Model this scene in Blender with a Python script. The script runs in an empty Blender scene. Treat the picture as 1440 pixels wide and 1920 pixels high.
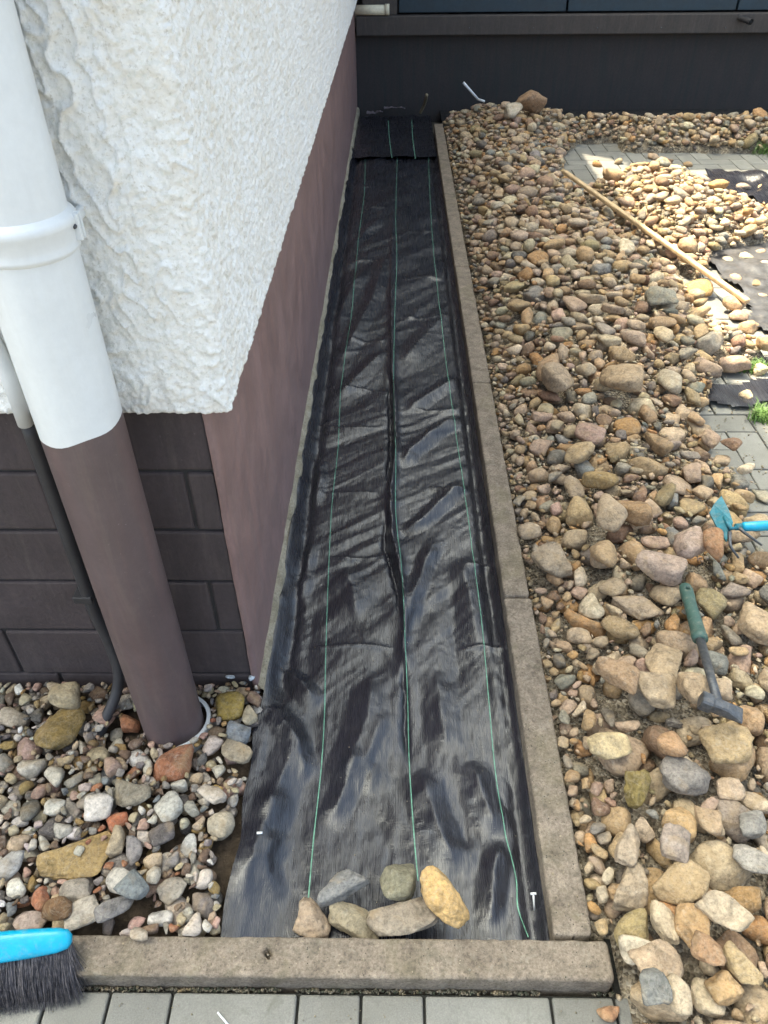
import bpy, bmesh, math, random
import numpy as np
from mathutils import Matrix, Vector

# ------------------------------------------------------------------ camera, world, sun, exposure
sc = bpy.context.scene
W_PX, F_PX, CAM_H = 1440.0, 1439.0, 1.37
_v1 = np.array([24.0, -1197.0, F_PX]); _v2 = np.array([18.0, 1730.0, F_PX])
_y = _v1 / np.linalg.norm(_v1)
_z = -_v2 / np.linalg.norm(_v2); _z = _z - _y * (_z @ _y); _z /= np.linalg.norm(_z)
_x = np.cross(_y, _z)
RW = np.stack([_x, _y, _z])            # camera (right, down, forward) -> world
CAM = np.array([0, 0, CAM_H])

camd = bpy.data.cameras.new('camera')
camd.sensor_fit = 'HORIZONTAL'; camd.sensor_width = 36.0; camd.lens = 36.0 * F_PX / W_PX
camd.clip_start = 0.02; camd.clip_end = 500
cam = bpy.data.objects.new('camera', camd); sc.collection.objects.link(cam)
_m = Matrix.Identity(4)
for i in range(3):
    _m[i][0] = RW[i][0]; _m[i][1] = -RW[i][1]; _m[i][2] = -RW[i][2]; _m[i][3] = CAM[i]
cam.matrix_world = _m
sc.camera = cam

SUN_EL, SUN_SX, SUN_SY = math.radians(65), -0.76, 0.65     # the sun stands behind the left and rear roofs
world = bpy.data.worlds.new('World'); sc.world = world; world.use_nodes = True
wn = world.node_tree.nodes; wl = world.node_tree.links
sky = wn.new('ShaderNodeTexSky'); sky.sky_type = 'NISHITA'; sky.sun_disc = False
sky.sun_elevation = SUN_EL; sky.sun_rotation = math.atan2(SUN_SX, SUN_SY)
sky.altitude = 100; sky.air_density = 0.35; sky.dust_density = 6.0; sky.ozone_density = 0.0
wn['Background'].inputs['Strength'].default_value = 0.15
tint = wn.new('ShaderNodeMix'); tint.data_type = 'RGBA'; tint.blend_type = 'MULTIPLY'; tint.inputs[0].default_value = 1.0
tint.inputs[7].default_value = (0.97, 1.08, 0.98, 1)          # one even tint for the whole hazy sky
wl.new(sky.outputs[0], tint.inputs[6]); wl.new(tint.outputs[2], wn['Background'].inputs['Color'])
sund = bpy.data.lights.new('sun', 'SUN'); sund.energy = 2.3; sund.angle = math.radians(0.5); sund.color = (1.0, 0.87, 0.66)
sun = bpy.data.objects.new('sun', sund); sc.collection.objects.link(sun)
_sd = Vector((SUN_SX * math.cos(SUN_EL), SUN_SY * math.cos(SUN_EL), math.sin(SUN_EL)))
sun.rotation_euler = _sd.to_track_quat('Z', 'Y').to_euler()
sun.location = _sd * 20
vs = sc.view_settings
vs.view_transform = 'Standard'; vs.look = 'None'; vs.gamma = 1.0; vs.use_curve_mapping = False
vs.exposure = 2.65
sc.cycles.max_bounces = 6; sc.cycles.diffuse_bounces = 4; sc.cycles.glossy_bounces = 3

# ------------------------------------------------------------------ helpers
rng = np.random.default_rng(11)
random.seed(5)
COL = sc.collection

def ray(px, py): return RW @ np.array([px - 720.0, py - 960.0, F_PX])
def onz(px, py, z=0.0):
    d = ray(px, py); return CAM + d * (z - CAM_H) / d[2]
def ony(px, py, y):
    d = ray(px, py); return CAM + d * y / d[1]
def proj(p):
    q = (np.asarray(p, float) - CAM) @ RW
    return q[..., 0] / q[..., 2] * F_PX + 720, q[..., 1] / q[..., 2] * F_PX + 960, q[..., 2]

_perm = np.random.default_rng(3).permutation(256); _perm = np.concatenate([_perm, _perm, _perm])
_grad = np.random.default_rng(4).normal(size=(256, 3)); _grad /= np.linalg.norm(_grad, axis=1)[:, None]
def noise(P):
    """gradient noise, P (n,3) -> about -0.7 .. 0.7"""
    P = np.asarray(P, float); I = np.floor(P).astype(int); F = P - I; I &= 255
    U = F * F * F * (F * (F * 6 - 15) + 10)
    out = 0
    for dx in (0, 1):
        for dy in (0, 1):
            for dz in (0, 1):
                g = _grad[_perm[_perm[_perm[I[:, 0] + dx] + I[:, 1] + dy] + I[:, 2] + dz] & 255]
                d = (g * (F - np.array([dx, dy, dz]))).sum(1)
                w = (U[:, 0] if dx else 1 - U[:, 0]) * (U[:, 1] if dy else 1 - U[:, 1]) * (U[:, 2] if dz else 1 - U[:, 2])
                out = out + w * d
    return out * 1.3
def fbm(P, n=3):
    o = 0; a = 1.0; P = np.asarray(P, float)
    for i in range(n):
        o = o + a * noise(P); P = P * 2.03 + 7.1; a *= 0.5
    return o

def mesh_np(name, V, F, smooth=True):
    me = bpy.data.meshes.new(name)
    V = np.asarray(V, np.float32); F = np.asarray(F, np.int32); k = F.shape[1]
    me.vertices.add(len(V)); me.vertices.foreach_set('co', V.ravel())
    me.loops.add(F.size); me.loops.foreach_set('vertex_index', F.ravel())
    me.polygons.add(len(F)); me.polygons.foreach_set('loop_start', np.arange(0, F.size, k, dtype=np.int32))
    me.polygons.foreach_set('use_smooth', np.full(len(F), smooth))
    me.update(calc_edges=True); me.validate()
    return me
def link(name, me, mat=None, parent=None):
    o = bpy.data.objects.new(name, me); COL.objects.link(o)
    if mat and me is not None and not me.materials: me.materials.append(mat)
    if parent: o.parent = parent
    return o
def tag(o, label=None, cat=None, group=None, kind=None):
    if label: o['label'] = label
    if cat: o['category'] = cat
    if group: o['group'] = group
    if kind: o['kind'] = kind
    return o
def empty(name, loc=(0, 0, 0)):
    o = bpy.data.objects.new(name, None); COL.objects.link(o); o.location = loc; o.empty_display_size = 0.05
    return o
def child(o, parent):
    o.parent = parent; o.matrix_parent_inverse = Matrix.Translation(parent.location).inverted(); return o
def grid_faces(nu, nv):
    a = np.arange(nu * nv).reshape(nu, nv)
    return np.stack([a[:-1, :-1], a[1:, :-1], a[1:, 1:], a[:-1, 1:]], -1).reshape(-1, 4)
def box_bm(x0, x1, y0, y1, z0, z1, bevel=0.0, seg=2):
    bm = bmesh.new(); bmesh.ops.create_cube(bm, size=1)
    bmesh.ops.scale(bm, vec=(x1 - x0, y1 - y0, z1 - z0), verts=bm.verts)
    bmesh.ops.translate(bm, vec=((x0 + x1) / 2, (y0 + y1) / 2, (z0 + z1) / 2), verts=bm.verts)
    if bevel: bmesh.ops.bevel(bm, geom=bm.edges[:], offset=bevel, segments=seg, affect='EDGES', profile=0.5)
    return bm
def bm_obj(name, bm, mat, parent=None, smooth=False):
    me = bpy.data.meshes.new(name); bm.to_mesh(me); bm.free()
    if smooth:
        for p in me.polygons: p.use_smooth = True
    o = link(name, me, mat)
    if parent: child(o, parent)
    return o
def box(name, x0, x1, y0, y1, z0, z1, mat, parent=None, bevel=0.0, seg=2):
    return bm_obj(name, box_bm(x0, x1, y0, y1, z0, z1, bevel, seg), mat, parent)
def tube_np(path, radii, n=12, cap=True, squash=1.0):
    """swept tube along a polyline -> V, F(quads; caps as degenerate fans of quads)"""
    path = np.asarray(path, float); radii = np.broadcast_to(np.asarray(radii, float), (len(path),))
    T = np.gradient(path, axis=0); T /= np.linalg.norm(T, axis=1)[:, None]
    up = np.array([0, 0, 1.0]) if abs(T[0][2]) < 0.9 else np.array([0, 1.0, 0])
    A = np.cross(up, T[0]); A /= np.linalg.norm(A); V = []
    for i in range(len(path)):
        A = A - T[i] * (A @ T[i]); A /= np.linalg.norm(A); B = np.cross(T[i], A)
        t = np.linspace(0, 2 * np.pi, n, endpoint=False)
        V.append(path[i] + radii[i] * (np.cos(t)[:, None] * A + squash * np.sin(t)[:, None] * B))
    V = np.concatenate(V); F = []
    for i in range(len(path) - 1):
        for j in range(n):
            F.append([i * n + j, i * n + (j + 1) % n, (i + 1) * n + (j + 1) % n, (i + 1) * n + j])
    if cap:
        c0 = len(V); V = np.vstack([V, path[0], path[-1]]); L = (len(path) - 1) * n
        for j in range(0, n, 2):
            F.append([c0, (j + 2) % n, j + 1, j]); F.append([c0 + 1, L + j, L + j + 1, L + (j + 2) % n])
    return V, np.array(F)
def tube(name, path, radii, mat, parent=None, n=16, squash=1.0):
    V, F = tube_np(path, radii, n, True, squash)
    o = link(name, mesh_np(name, V, F), mat)
    if parent: child(o, parent)
    return o

# ------------------------------------------------------------------ materials
class NT:
    def __init__(s, name):
        s.m = bpy.data.materials.new(name); s.m.use_nodes = True
        s.n = s.m.node_tree.nodes; s.l = s.m.node_tree.links; s.b = s.n['Principled BSDF']
    def N(s, t, **kw):
        n = s.n.new(t)
        for k, v in kw.items():
            if k in n.inputs: n.inputs[k].default_value = v
            else: setattr(n, k, v)
        return n
    def L(s, a, b): s.l.new(a, b)
    def pos(s, scale=(1, 1, 1), rot=(0, 0, 0)):
        g = s.N('ShaderNodeNewGeometry'); m = s.N('ShaderNodeMapping')
        m.inputs['Scale'].default_value = scale; m.inputs['Rotation'].default_value = rot
        s.L(g.outputs['Position'], m.inputs['Vector']); return m.outputs[0]
    def noise(s, vec, scale, detail=4, rough=0.55, dist=0.0):
        n = s.N('ShaderNodeTexNoise', Scale=scale, Detail=detail, Roughness=rough, Distortion=dist); s.L(vec, n.inputs['Vector'])
        return n.outputs[0]
    def ramp(s, fac, stops):
        r = s.N('ShaderNodeValToRGB'); e = r.color_ramp.elements
        while len(e) < len(stops): e.new(0.5)
        for q, (p, c) in zip(e, stops):
            q.position = p; q.color = (c, c, c, 1) if not hasattr(c, '__len__') else (*c, 1)
        s.L(fac, r.inputs[0]); return r.outputs[0]
    def mix(s, fac, a, b, mode='MIX'):
        m = s.N('ShaderNodeMix', data_type='RGBA', blend_type=mode)
        for v, i in ((fac, 0), (a, 6), (b, 7)):
            if hasattr(v, 'is_linked'): s.L(v, m.inputs[i])
            else: m.inputs[i].default_value = (v if i == 0 else (*v, 1))
        return m.outputs[2]
    def bump(s, h, strength=0.3, dist=0.01, prev=None):
        b = s.N('ShaderNodeBump', Strength=strength, Distance=dist); s.L(h, b.inputs['Height'])
        if prev is not None: s.L(prev, b.inputs['Normal'])
        return b.outputs[0]
    def out(s, col=None, rough=None, normal=None, spec=None):
        if col is not None:
            if hasattr(col, 'is_linked'): s.L(col, s.b.inputs['Base Color'])
            else: s.b.inputs['Base Color'].default_value = (*col, 1)
        if rough is not None:
            if hasattr(rough, 'is_linked'): s.L(rough, s.b.inputs['Roughness'])
            else: s.b.inputs['Roughness'].default_value = rough
        if normal is not None: s.L(normal, s.b.inputs['Normal'])
        if spec is not None: s.b.inputs['Specular IOR Level'].default_value = spec
        return s.m

def mat_stone(name, src):
    t = NT(name)
    if src == 'object': c = t.N('ShaderNodeObjectInfo').outputs['Color']
    else: c = t.N('ShaderNodeAttribute', attribute_name='col').outputs['Color']
    p = t.pos()
    n1 = t.noise(p, 38, 5, 0.6, 0.6); n2 = t.noise(p, 160, 4, 0.7); n3 = t.noise(p, 17, 3, 0.5, 1.5)
    c = t.mix(1.0, c, t.ramp(n1, [(0.28, 0.5), (0.5, 1.0), (0.72, 1.25)]), 'MULTIPLY')
    c = t.mix(1.0, c, t.ramp(n2, [(0.3, 0.6), (0.5, 1.0), (0.7, 1.25)]), 'MULTIPLY')
    c = t.mix(t.ramp(n3, [(0.52, 0.0), (0.72, 0.45)]), c, (0.36, 0.25, 0.13))
    c = t.mix(t.ramp(t.noise(p, 55, 5, 0.65, 0.4), [(0.6, 0.0), (0.72, 0.3)]), c, (0.55, 0.51, 0.44))
    vo = t.N('ShaderNodeTexVoronoi', Scale=190.0); t.L(p, vo.inputs['Vector'])
    pit = t.ramp(vo.outputs[0], [(0.08, 0.0), (0.22, 1.0)])
    c = t.mix(t.ramp(t.noise(p, 25, 2), [(0.5, 0.0), (0.62, 0.55)]), c, t.mix(1.0, c, t.ramp(vo.outputs[0], [(0.1, 0.35), (0.28, 1.0)]), 'MULTIPLY'))
    vn = t.noise(t.pos((1, 1, 1), (0.7, 0.4, 0.2)), 26, 5, 0.6, 2.2)
    c = t.mix(t.ramp(vn, [(0.47, 0.0), (0.495, 0.13), (0.505, 0.13), (0.53, 0.0)]), c, (0.6, 0.54, 0.44))
    nb = t.bump(t.noise(p, 70, 6, 0.7), 0.85, 0.008)
    nb = t.bump(t.noise(p, 420, 3, 0.6), 0.35, 0.0015, nb)
    return t.out(c, t.ramp(n1, [(0.3, 0.72), (0.7, 0.92)]), nb, 0.35)
M_STONE = mat_stone('stone_single', 'object'); M_STONES = mat_stone('stone_mass', 'attr')

def mat_soil(name, a, b, sc_=45):
    t = NT(name); p = t.pos()
    n = t.noise(p, sc_, 6, 0.7); c = t.ramp(n, [(0.3, a), (0.7, b)])
    return t.out(c, 0.95, t.bump(t.noise(p, sc_ * 3, 6, 0.7), 0.8, 0.01), 0.2)
M_SOIL = mat_soil('soil', (0.035, 0.026, 0.018), (0.12, 0.088, 0.06))
def mat_grit():
    t = NT('grit'); p = t.pos()
    v = t.N('ShaderNodeTexVoronoi', Scale=150.0); t.L(p, v.inputs['Vector'])
    hsv = t.N('ShaderNodeSeparateColor'); t.L(v.outputs['Color'], hsv.inputs[0])
    c = t.ramp(hsv.outputs[0], [(0.0, (0.12, 0.10, 0.075)), (0.35, (0.25, 0.2, 0.14)), (0.7, (0.36, 0.3, 0.215)), (1.0, (0.46, 0.4, 0.31))])
    c = t.mix(1.0, c, t.ramp(t.noise(p, 30, 4, 0.7), [(0.3, 0.55), (0.7, 1.1)]), 'MULTIPLY')
    d = t.ramp(v.outputs[0], [(0.15, 1.0), (0.75, 0.0)])
    return t.out(c, 0.95, t.bump(d, 1.0, 0.006), 0.2)
M_GRIT = mat_grit()
M_SAND = mat_soil('joint_sand', (0.018, 0.018, 0.016), (0.05, 0.05, 0.044), 120)
M_GROUND = mat_soil('ground', (0.06, 0.055, 0.045), (0.13, 0.12, 0.1), 6)

def mat_stucco():
    t = NT('stucco'); p = t.pos()
    n = t.noise(p, 14, 5, 0.65, 0.5); m = t.noise(p, 160, 5, 0.7)
    c = t.ramp(n, [(0.3, (0.83, 0.795, 0.72)), (0.6, (0.895, 0.89, 0.86))])
    c = t.mix(t.ramp(m, [(0.34, 0.55), (0.46, 0.0)]), c, (0.5, 0.46, 0.38))
    st = t.noise(t.pos((26, 3, 7), (0, 0.15, 0)), 1.0, 5, 0.65)
    c = t.mix(t.ramp(st, [(0.55, 0.0), (0.75, 0.35)]), c, (0.66, 0.6, 0.5))
    c = t.mix(t.ramp(t.noise(p, 95, 4, 0.6), [(0.53, 0.0), (0.62, 0.4)]), c, (0.66, 0.665, 0.59))
    nb = t.bump(t.noise(p, 210, 5, 0.75), 0.5, 0.005)
    vo = t.N('ShaderNodeTexVoronoi', Scale=210.0); t.L(p, vo.inputs['Vector'])
    nb = t.bump(vo.outputs[0], 0.22, 0.003, nb)
    return t.out(c, 0.9, nb, 0.25)
M_STUCCO = mat_stucco()

def mat_paint(name, base, streak, rough=0.5, amt=0.6, grain=260, dirt=0.0, relief=0.14, var=1.0):
    t = NT(name); p = t.pos()
    s = t.noise(t.pos((30, 30, 2.2)), 1.0, 5, 0.6); n = t.noise(p, 9, 5, 0.6)
    c = t.mix(t.ramp(s, [(0.45, 0.0), (0.7, amt)]), base, streak)
    c = t.mix(1.0, c, t.ramp(n, [(0.3, 1 - .2 * var), (0.7, 1 + .13 * var)]), 'MULTIPLY')
    c = t.mix(1.0, c, t.ramp(t.noise(p, 70, 5, 0.7), [(0.3, 1 - .12 * var), (0.7, 1 + .1 * var)]), 'MULTIPLY')
    sp = t.noise(p, 140, 3, 0.7)
    c = t.mix(t.ramp(sp, [(0.70, 0.0), (0.75, 0.45)]), c, tuple(min(.8, 2.2 * v + 0.1) for v in base))
    if dirt:
        d = t.noise(t.pos((46, 46, 6)), 1.0, 6, 0.75, 0.6)
        c = t.mix(t.ramp(d, [(0.5, 0.0), (0.72, dirt)]), c, (0.26, 0.22, 0.17))
        sc2 = t.noise(t.pos((14, 14, 60), (0.5, 0.3, 0.4)), 1.0, 4, 0.7)
        c = t.mix(t.ramp(sc2, [(0.68, 0.0), (0.72, dirt)]), c, tuple(min(.8, 1.6 * v + 0.05) for v in base))
    nb = t.bump(t.noise(p, grain, 4, 0.6), relief, 0.003)
    if var == 1.0: nb = t.bump(n, 0.12, 0.02, nb)
    return t.out(c, t.ramp(n, [(0.3, max(.2, rough - .1)), (0.7, rough + .12)]), nb, 0.4)
M_BROWN = mat_paint('brown_plinth_paint', (0.245, 0.158, 0.145), (0.31, 0.18, 0.155), 0.5, 0.6, 200, 0.2, 0.25, 0.8)
M_PIPE_B = mat_paint('brown_pipe_paint', (0.112, 0.081, 0.08), (0.142, 0.088, 0.082), 0.46, 0.6, 260, 0.14, 0.1, 0.6)
M_BLOCK_SHADED = mat_paint('shaded_block_paint', (0.068, 0.051, 0.051), (0.05, 0.039, 0.039), 0.75, 0.7, 110, 0.12, 0.5)  # darker copy of the plinth brown: shade of the front face put into the colour
M_MORTAR = mat_paint('dark_joint_paint', (0.04, 0.036, 0.036), (0.032, 0.03, 0.03), 0.7, 0.6)
M_WHITE = mat_paint('white_pipe_paint', (0.72, 0.74, 0.74), (0.67, 0.67, 0.64), 0.36, 0.3, 260, 0.04, 0.06, 0.25)
M_LEDGE = mat_paint('ledge_brown_paint', (0.066, 0.055, 0.05), (0.045, 0.042, 0.04), 0.65, 0.6, 160, 0.15, 0.25)
M_DARKWALL = mat_paint('dark_wall_paint', (0.047, 0.04, 0.039), (0.03, 0.037, 0.036), 0.85, 0.8, 90, 0.0, 0.4)
M_BLUE = mat_paint('dark_blue_panel', (0.022, 0.042, 0.06), (0.02, 0.035, 0.05), 0.5, 0.5)
M_ROOF = mat_paint('roof_sheet', (0.1, 0.08, 0.075), (0.08, 0.07, 0.07), 0.8)
M_CONDUIT = mat_paint('conduit_dark', (0.045, 0.042, 0.044), (0.03, 0.03, 0.032), 0.5)

def mat_concrete(name, a, b, moss=0.35):
    t = NT(name); p = t.pos()
    n = t.noise(p, 22, 6, 0.7, 0.4); c = t.ramp(n, [(0.3, a), (0.68, b)])
    f = t.noise(p, 190, 6, 0.8); c = t.mix(1.0, c, t.ramp(f, [(0.32, 0.45), (0.52, 1.0), (0.72, 1.45)]), 'MULTIPLY')
    c = t.mix(t.ramp(t.noise(p, 9, 4, 0.6, 0.8), [(0.52, 0.0), (0.7, moss)]), c, (0.14, 0.125, 0.06))
    c = t.mix(t.ramp(t.noise(p, 48, 5, 0.7, 0.5), [(0.56, 0.0), (0.66, 0.5)]), c, (0.3, 0.265, 0.21))
    c = t.mix(t.ramp(t.noise(p, 36, 5, 0.7, 0.5), [(0.55, 0.0), (0.68, 0.5)]), c, (0.11, 0.095, 0.07))
    vo = t.N('ShaderNodeTexVoronoi', Scale=120.0); t.L(p, vo.inputs['Vector'])
    pm = t.ramp(t.noise(p, 30, 2), [(0.5, 0.0), (0.56, 1.0)])
    c = t.mix(t.mix(1.0, t.ramp(vo.outputs[0], [(0.1, 1.0), (0.17, 0.0)]), pm, 'MULTIPLY'), c, (0.05, 0.045, 0.035))
    nb = t.bump(f, 0.7, 0.004); nb = t.bump(n, 0.3, 0.006, nb)
    return t.out(c, 0.9, nb, 0.25)
M_EDGE = mat_concrete('edging_concrete', (0.145, 0.115, 0.088), (0.32, 0.262, 0.203), 0.4)
M_BASE = mat_concrete('wall_foot_mortar', (0.26, 0.22, 0.15), (0.42, 0.37, 0.28))

def mat_paver():
    t = NT('paver_concrete'); p = t.pos(); oi = t.N('ShaderNodeObjectInfo')
    n = t.noise(p, 8, 5, 0.65, 0.3); c = t.ramp(n, [(0.3, (0.178, 0.174, 0.158)), (0.7, (0.232, 0.226, 0.204))])
    c = t.mix(1.0, c, t.ramp(oi.outputs['Random'], [(0, 0.86), (1, 1.1)]), 'MULTIPLY')
    f = t.noise(p, 420, 4, 0.7); c = t.mix(1.0, c, t.ramp(f, [(0.3, 0.78), (0.7, 1.16)]), 'MULTIPLY')
    s = t.noise(p, 30, 4, 0.6, 0.6); c = t.mix(t.ramp(s, [(0.6, 0.0), (0.72, 0.5)]), c, (0.1, 0.1, 0.08))
    c = t.mix(t.ramp(t.noise(p, 5, 5, 0.65, 0.5), [(0.45, 0.0), (0.7, 0.35)]), c, (0.14, 0.13, 0.1))
    return t.out(c, 0.85, t.bump(f, 0.45, 0.002), 0.3)
M_PAVER = mat_paver()

def mat_fabric(name='membrane'):
    t = NT(name)
    g = t.N('ShaderNodeNewGeometry')
    tape = t.noise(t.pos((480, 7, 20)), 1.0, 3, 0.6); tape2 = t.noise(t.pos((30, 520, 20)), 1.0, 2, 0.6)
    big = t.noise(t.pos(), 7, 4, 0.6, 0.4)
    c = t.ramp(big, [(0.3, (0.009, 0.009, 0.013)), (0.7, (0.017, 0.017, 0.024))])
    dust = t.noise(t.pos(), 26, 5, 0.7)
    c = t.mix(t.ramp(dust, [(0.54, 0.0), (0.8, 0.2)]), c, (0.1, 0.095, 0.09))
    r = t.ramp(tape, [(0.3, 0.19), (0.7, 0.37)])
    nb = t.bump(t.noise(t.pos((1, .55, 1)), 46, 5, 0.65, 0.8), 0.35, 0.006); nb = t.bump(tape, 0.3, 0.0016, nb); nb = t.bump(tape2, 0.35, 0.001, nb)
    t.b.inputs['IOR'].default_value = 1.55
    return t.out(c, r, nb, 0.78)
M_FABRIC = mat_fabric()

def mat_plain(name, col, rough=0.5, metal=0.0, n_amt=0.15, nscale=60, spec=0.5, bump=0.15, dust=0.0):
    t = NT(name); p = t.pos(); n = t.noise(p, nscale, 5, 0.65)
    c = t.mix(1.0, col, t.ramp(n, [(0.3, 1 - n_amt), (0.7, 1 + n_amt)]), 'MULTIPLY')
    t.b.inputs['Metallic'].default_value = metal
    if dust: c = t.mix(t.ramp(t.noise(p, 85, 6, 0.75), [(0.5, 0.0), (0.7, dust)]), c, (0.3, 0.26, 0.2))
    return t.out(c, rough, t.bump(n, bump, 0.002), spec)
M_GREEN_THREAD = mat_plain('green_thread', (0.13, 0.30, 0.21), 0.5, 0, 0.4, 90)
M_CYAN = mat_plain('cyan_plastic', (0.0, 0.33, 0.52), 0.35, 0, 0.12, 40, dust=0.25)
M_CYAN_PAINT = mat_plain('cyan_metal_paint', (0.012, 0.15, 0.2), 0.5, 0, 0.4, 55, dust=0.4)
M_GRIP = mat_plain('green_rubber_grip', (0.035, 0.085, 0.07), 0.55, 0, 0.2, 70, dust=0.4)
M_STEEL = mat_plain('dull_steel', (0.085, 0.09, 0.1), 0.5, 0.5, 0.4, 80, dust=0.4)
M_WOOD = mat_plain('pale_batten_wood', (0.42, 0.30, 0.17), 0.7, 0, 0.25, 30)
M_PEG = mat_plain('white_peg', (0.75, 0.77, 0.78), 0.4, 0, 0.08)
M_CREAM = mat_plain('cream_plastic', (0.7, 0.64, 0.48), 0.5, 0, 0.1)
M_STICK = mat_plain('weathered_stick', (0.2, 0.16, 0.1), 0.8, 0, 0.3)
M_GRASS = mat_plain('grass_blade', (0.085, 0.16, 0.03), 0.6, 0, 0.35, 40)
M_BRISTLE = mat_plain('bristle', (0.05, 0.046, 0.055), 0.5, 0, 0.6, 90)
M_BRISTLE2 = mat_plain('bristle_pale', (0.17, 0.15, 0.15), 0.5, 0, 0.5, 90)
M_BLACK = mat_plain('hollow_shade_black', (0.01, 0.01, 0.01), 0.9, 0, 0.1)

# ------------------------------------------------------------------ setting: ground
KX0, KX1 = 0.260, 0.322          # edging along the strip
KTOP = 0.040
FRY0, FRY1 = 0.457, 0.517        # front edging
WALLX, WALLY = -0.294, 1.029     # plinth faces of the left house
STX, STY, STZ = -0.254, 0.999, 0.733   # stucco faces and lower edge
BACKY = 6.40

g = link('ground', mesh_np('ground', [(-60, -60, -.09), (60, -60, -.09), (60, 60, -.09), (-60, 60, -.09)], [(0, 1, 2, 3)]), M_GROUND); tag(g, kind='structure')
# soil of the left bed and below the membrane
def soil_patch(name, x0, x1, y0, y1, z, mat, amp=0.006, step=0.012):
    nx = max(3, int((x1 - x0) / step)); ny = max(3, int((y1 - y0) / step))
    X, Y = np.meshgrid(np.linspace(x0, x1, nx), np.linspace(y0, y1, ny), indexing='ij')
    P = np.stack([X.ravel(), Y.ravel(), np.zeros(X.size)], 1)
    Z = z + amp * fbm(P * 28) + amp * 0.6 * fbm(P * 90 + 3, 2)
    P[:, 2] = Z
    return tag(link(name, mesh_np(name, P, grid_faces(nx, ny)), mat), kind='structure')
soil_patch('bed_soil', -1.2, -.275, FRY1 + .001, 1.035, -0.004, M_SOIL)
soil_patch('strip_soil', WALLX + .001, KX0 - .002, FRY1 + .002, BACKY, -0.05, M_SOIL, 0.005, 0.03)
soil_patch('wall_bed_ground', KX0 + .07, 3.4, 5.86, BACKY, -0.012, mat_soil('dark_bed_ground', (0.012, 0.013, 0.014), (0.035, 0.034, 0.034), 30), 0.008, 0.03)  # near-black ground strip before the rear wall

# ------------------------------------------------------------------ left house
house = tag(empty('house', (-3.0, 3.7, 0)), 'white rough stucco house with dark brown plinth, left', 'house')
def stucco():
    # profile in plan from far left on the front face, round the corner, to far back on the right face
    s = []
    xs = np.concatenate([np.linspace(-2.6, -0.95, 30)[:-1], np.arange(-0.95, STX - 0.0145, 0.0026)])
    for x in xs: s.append((x, STY, 0.0, -1.0))
    r = 0.013
    for a in np.linspace(0, 90, 12):
        a = math.radians(a); s.append((STX - r + r * math.sin(a), STY + r - r * math.cos(a), math.sin(a), -math.cos(a)))
    y = STY + r + 0.003
    while y < BACKY: s.append((STX, y, 1.0, 0.0)); y += 0.0028 * max(1, (y / 0.95) ** 1.9)
    s = np.array(s)
    zs = [STZ, STZ + .001, STZ + .0025]
    z = STZ + 0.006
    while z < 1.45: zs.append(z); z += 0.0028
    while z < 2.7: zs.append(z); z += 0.06
    zs.append(2.7); zs = np.array(zs)
    nu, nv = len(s), len(zs)
    X = np.repeat(s[:, None, 0], nv, 1); Y = np.repeat(s[:, None, 1], nv, 1); Z = np.repeat(zs[None], nu, 0)
    NX = np.repeat(s[:, None, 2], nv, 1); NY = np.repeat(s[:, None, 3], nv, 1)
    P = np.stack([X, Y, Z], -1).reshape(-1, 3)
    # combed diagonal ridges on the front, finer pimples on the side
    front = np.clip(-NY.ravel(), 0, 1)
    a = math.radians(10)
    Q = np.stack([(P[:, 0] * math.cos(a) + P[:, 2] * math.sin(a)) * 36, P[:, 1] * 20, (-P[:, 0] * math.sin(a) + P[:, 2] * math.cos(a)) * 8], 1)
    Q += 0.8 * np.stack([noise(P * 22), noise(P * 22 + 9), noise(P * 22 + 5)], 1)
    rid = np.clip(1 - np.abs(noise(Q)) * 4.5, 0, 1) ** 2 * np.clip(0.55 + 1.6 * noise(P * 9 + 3), 0, 1)
    h = front * (0.0095 * rid + 0.0022 * noise(P * 14) + 0.0032 * fbm(P * 46 + 2, 2)) + (1 - front) * 0.0060 * np.clip(fbm(P * 72, 2), -.7, .25)
    grain = np.clip(fbm(P * 165, 2), -.5, .9)
    h += 0.0026 * grain + 0.0018 * fbm(P * 80 + 4, 2)
    fade = np.clip(np.repeat(zs[None], nu, 0).ravel() - STZ, 0, 0.008) / 0.008
    h -= (1 - np.sqrt(fade * (2 - fade))) * 0.007          # rounded lower edge
    P[:, 0] += NX.ravel() * h; P[:, 1] += NY.ravel() * h
    low = np.clip(1 - fade, 0, 1) ** 2
    P[:, 2] += low * 0.0022 * fbm(np.stack([P[:, 0] * 60, P[:, 1] * 60, P[:, 0] * 0], 1), 2)
    F = grid_faces(nu, nv)
    # underside lip back to the plinth
    base = len(P); low_i = np.arange(nu) * nv
    inner = P[low_i].copy(); inner[:, 0] -= NX[:, 0] * 0.07; inner[:, 1] -= NY[:, 0] * 0.07; inner[:, 2] = STZ + 0.004
    P = np.vstack([P, inner])
    F2 = np.stack([low_i[:-1], base + np.arange(nu - 1), base + np.arange(1, nu), low_i[1:]], 1)
    o = link('stucco_wall', mesh_np('stucco_wall', P, np.vstack([F, F2])), M_STUCCO); child(o, house)
stucco()
pw = box('plinth_wall', -2.7, WALLX - .004, WALLY + .006, BACKY + 3, -0.2, STZ + 0.05, M_MORTAR, house)
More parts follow.
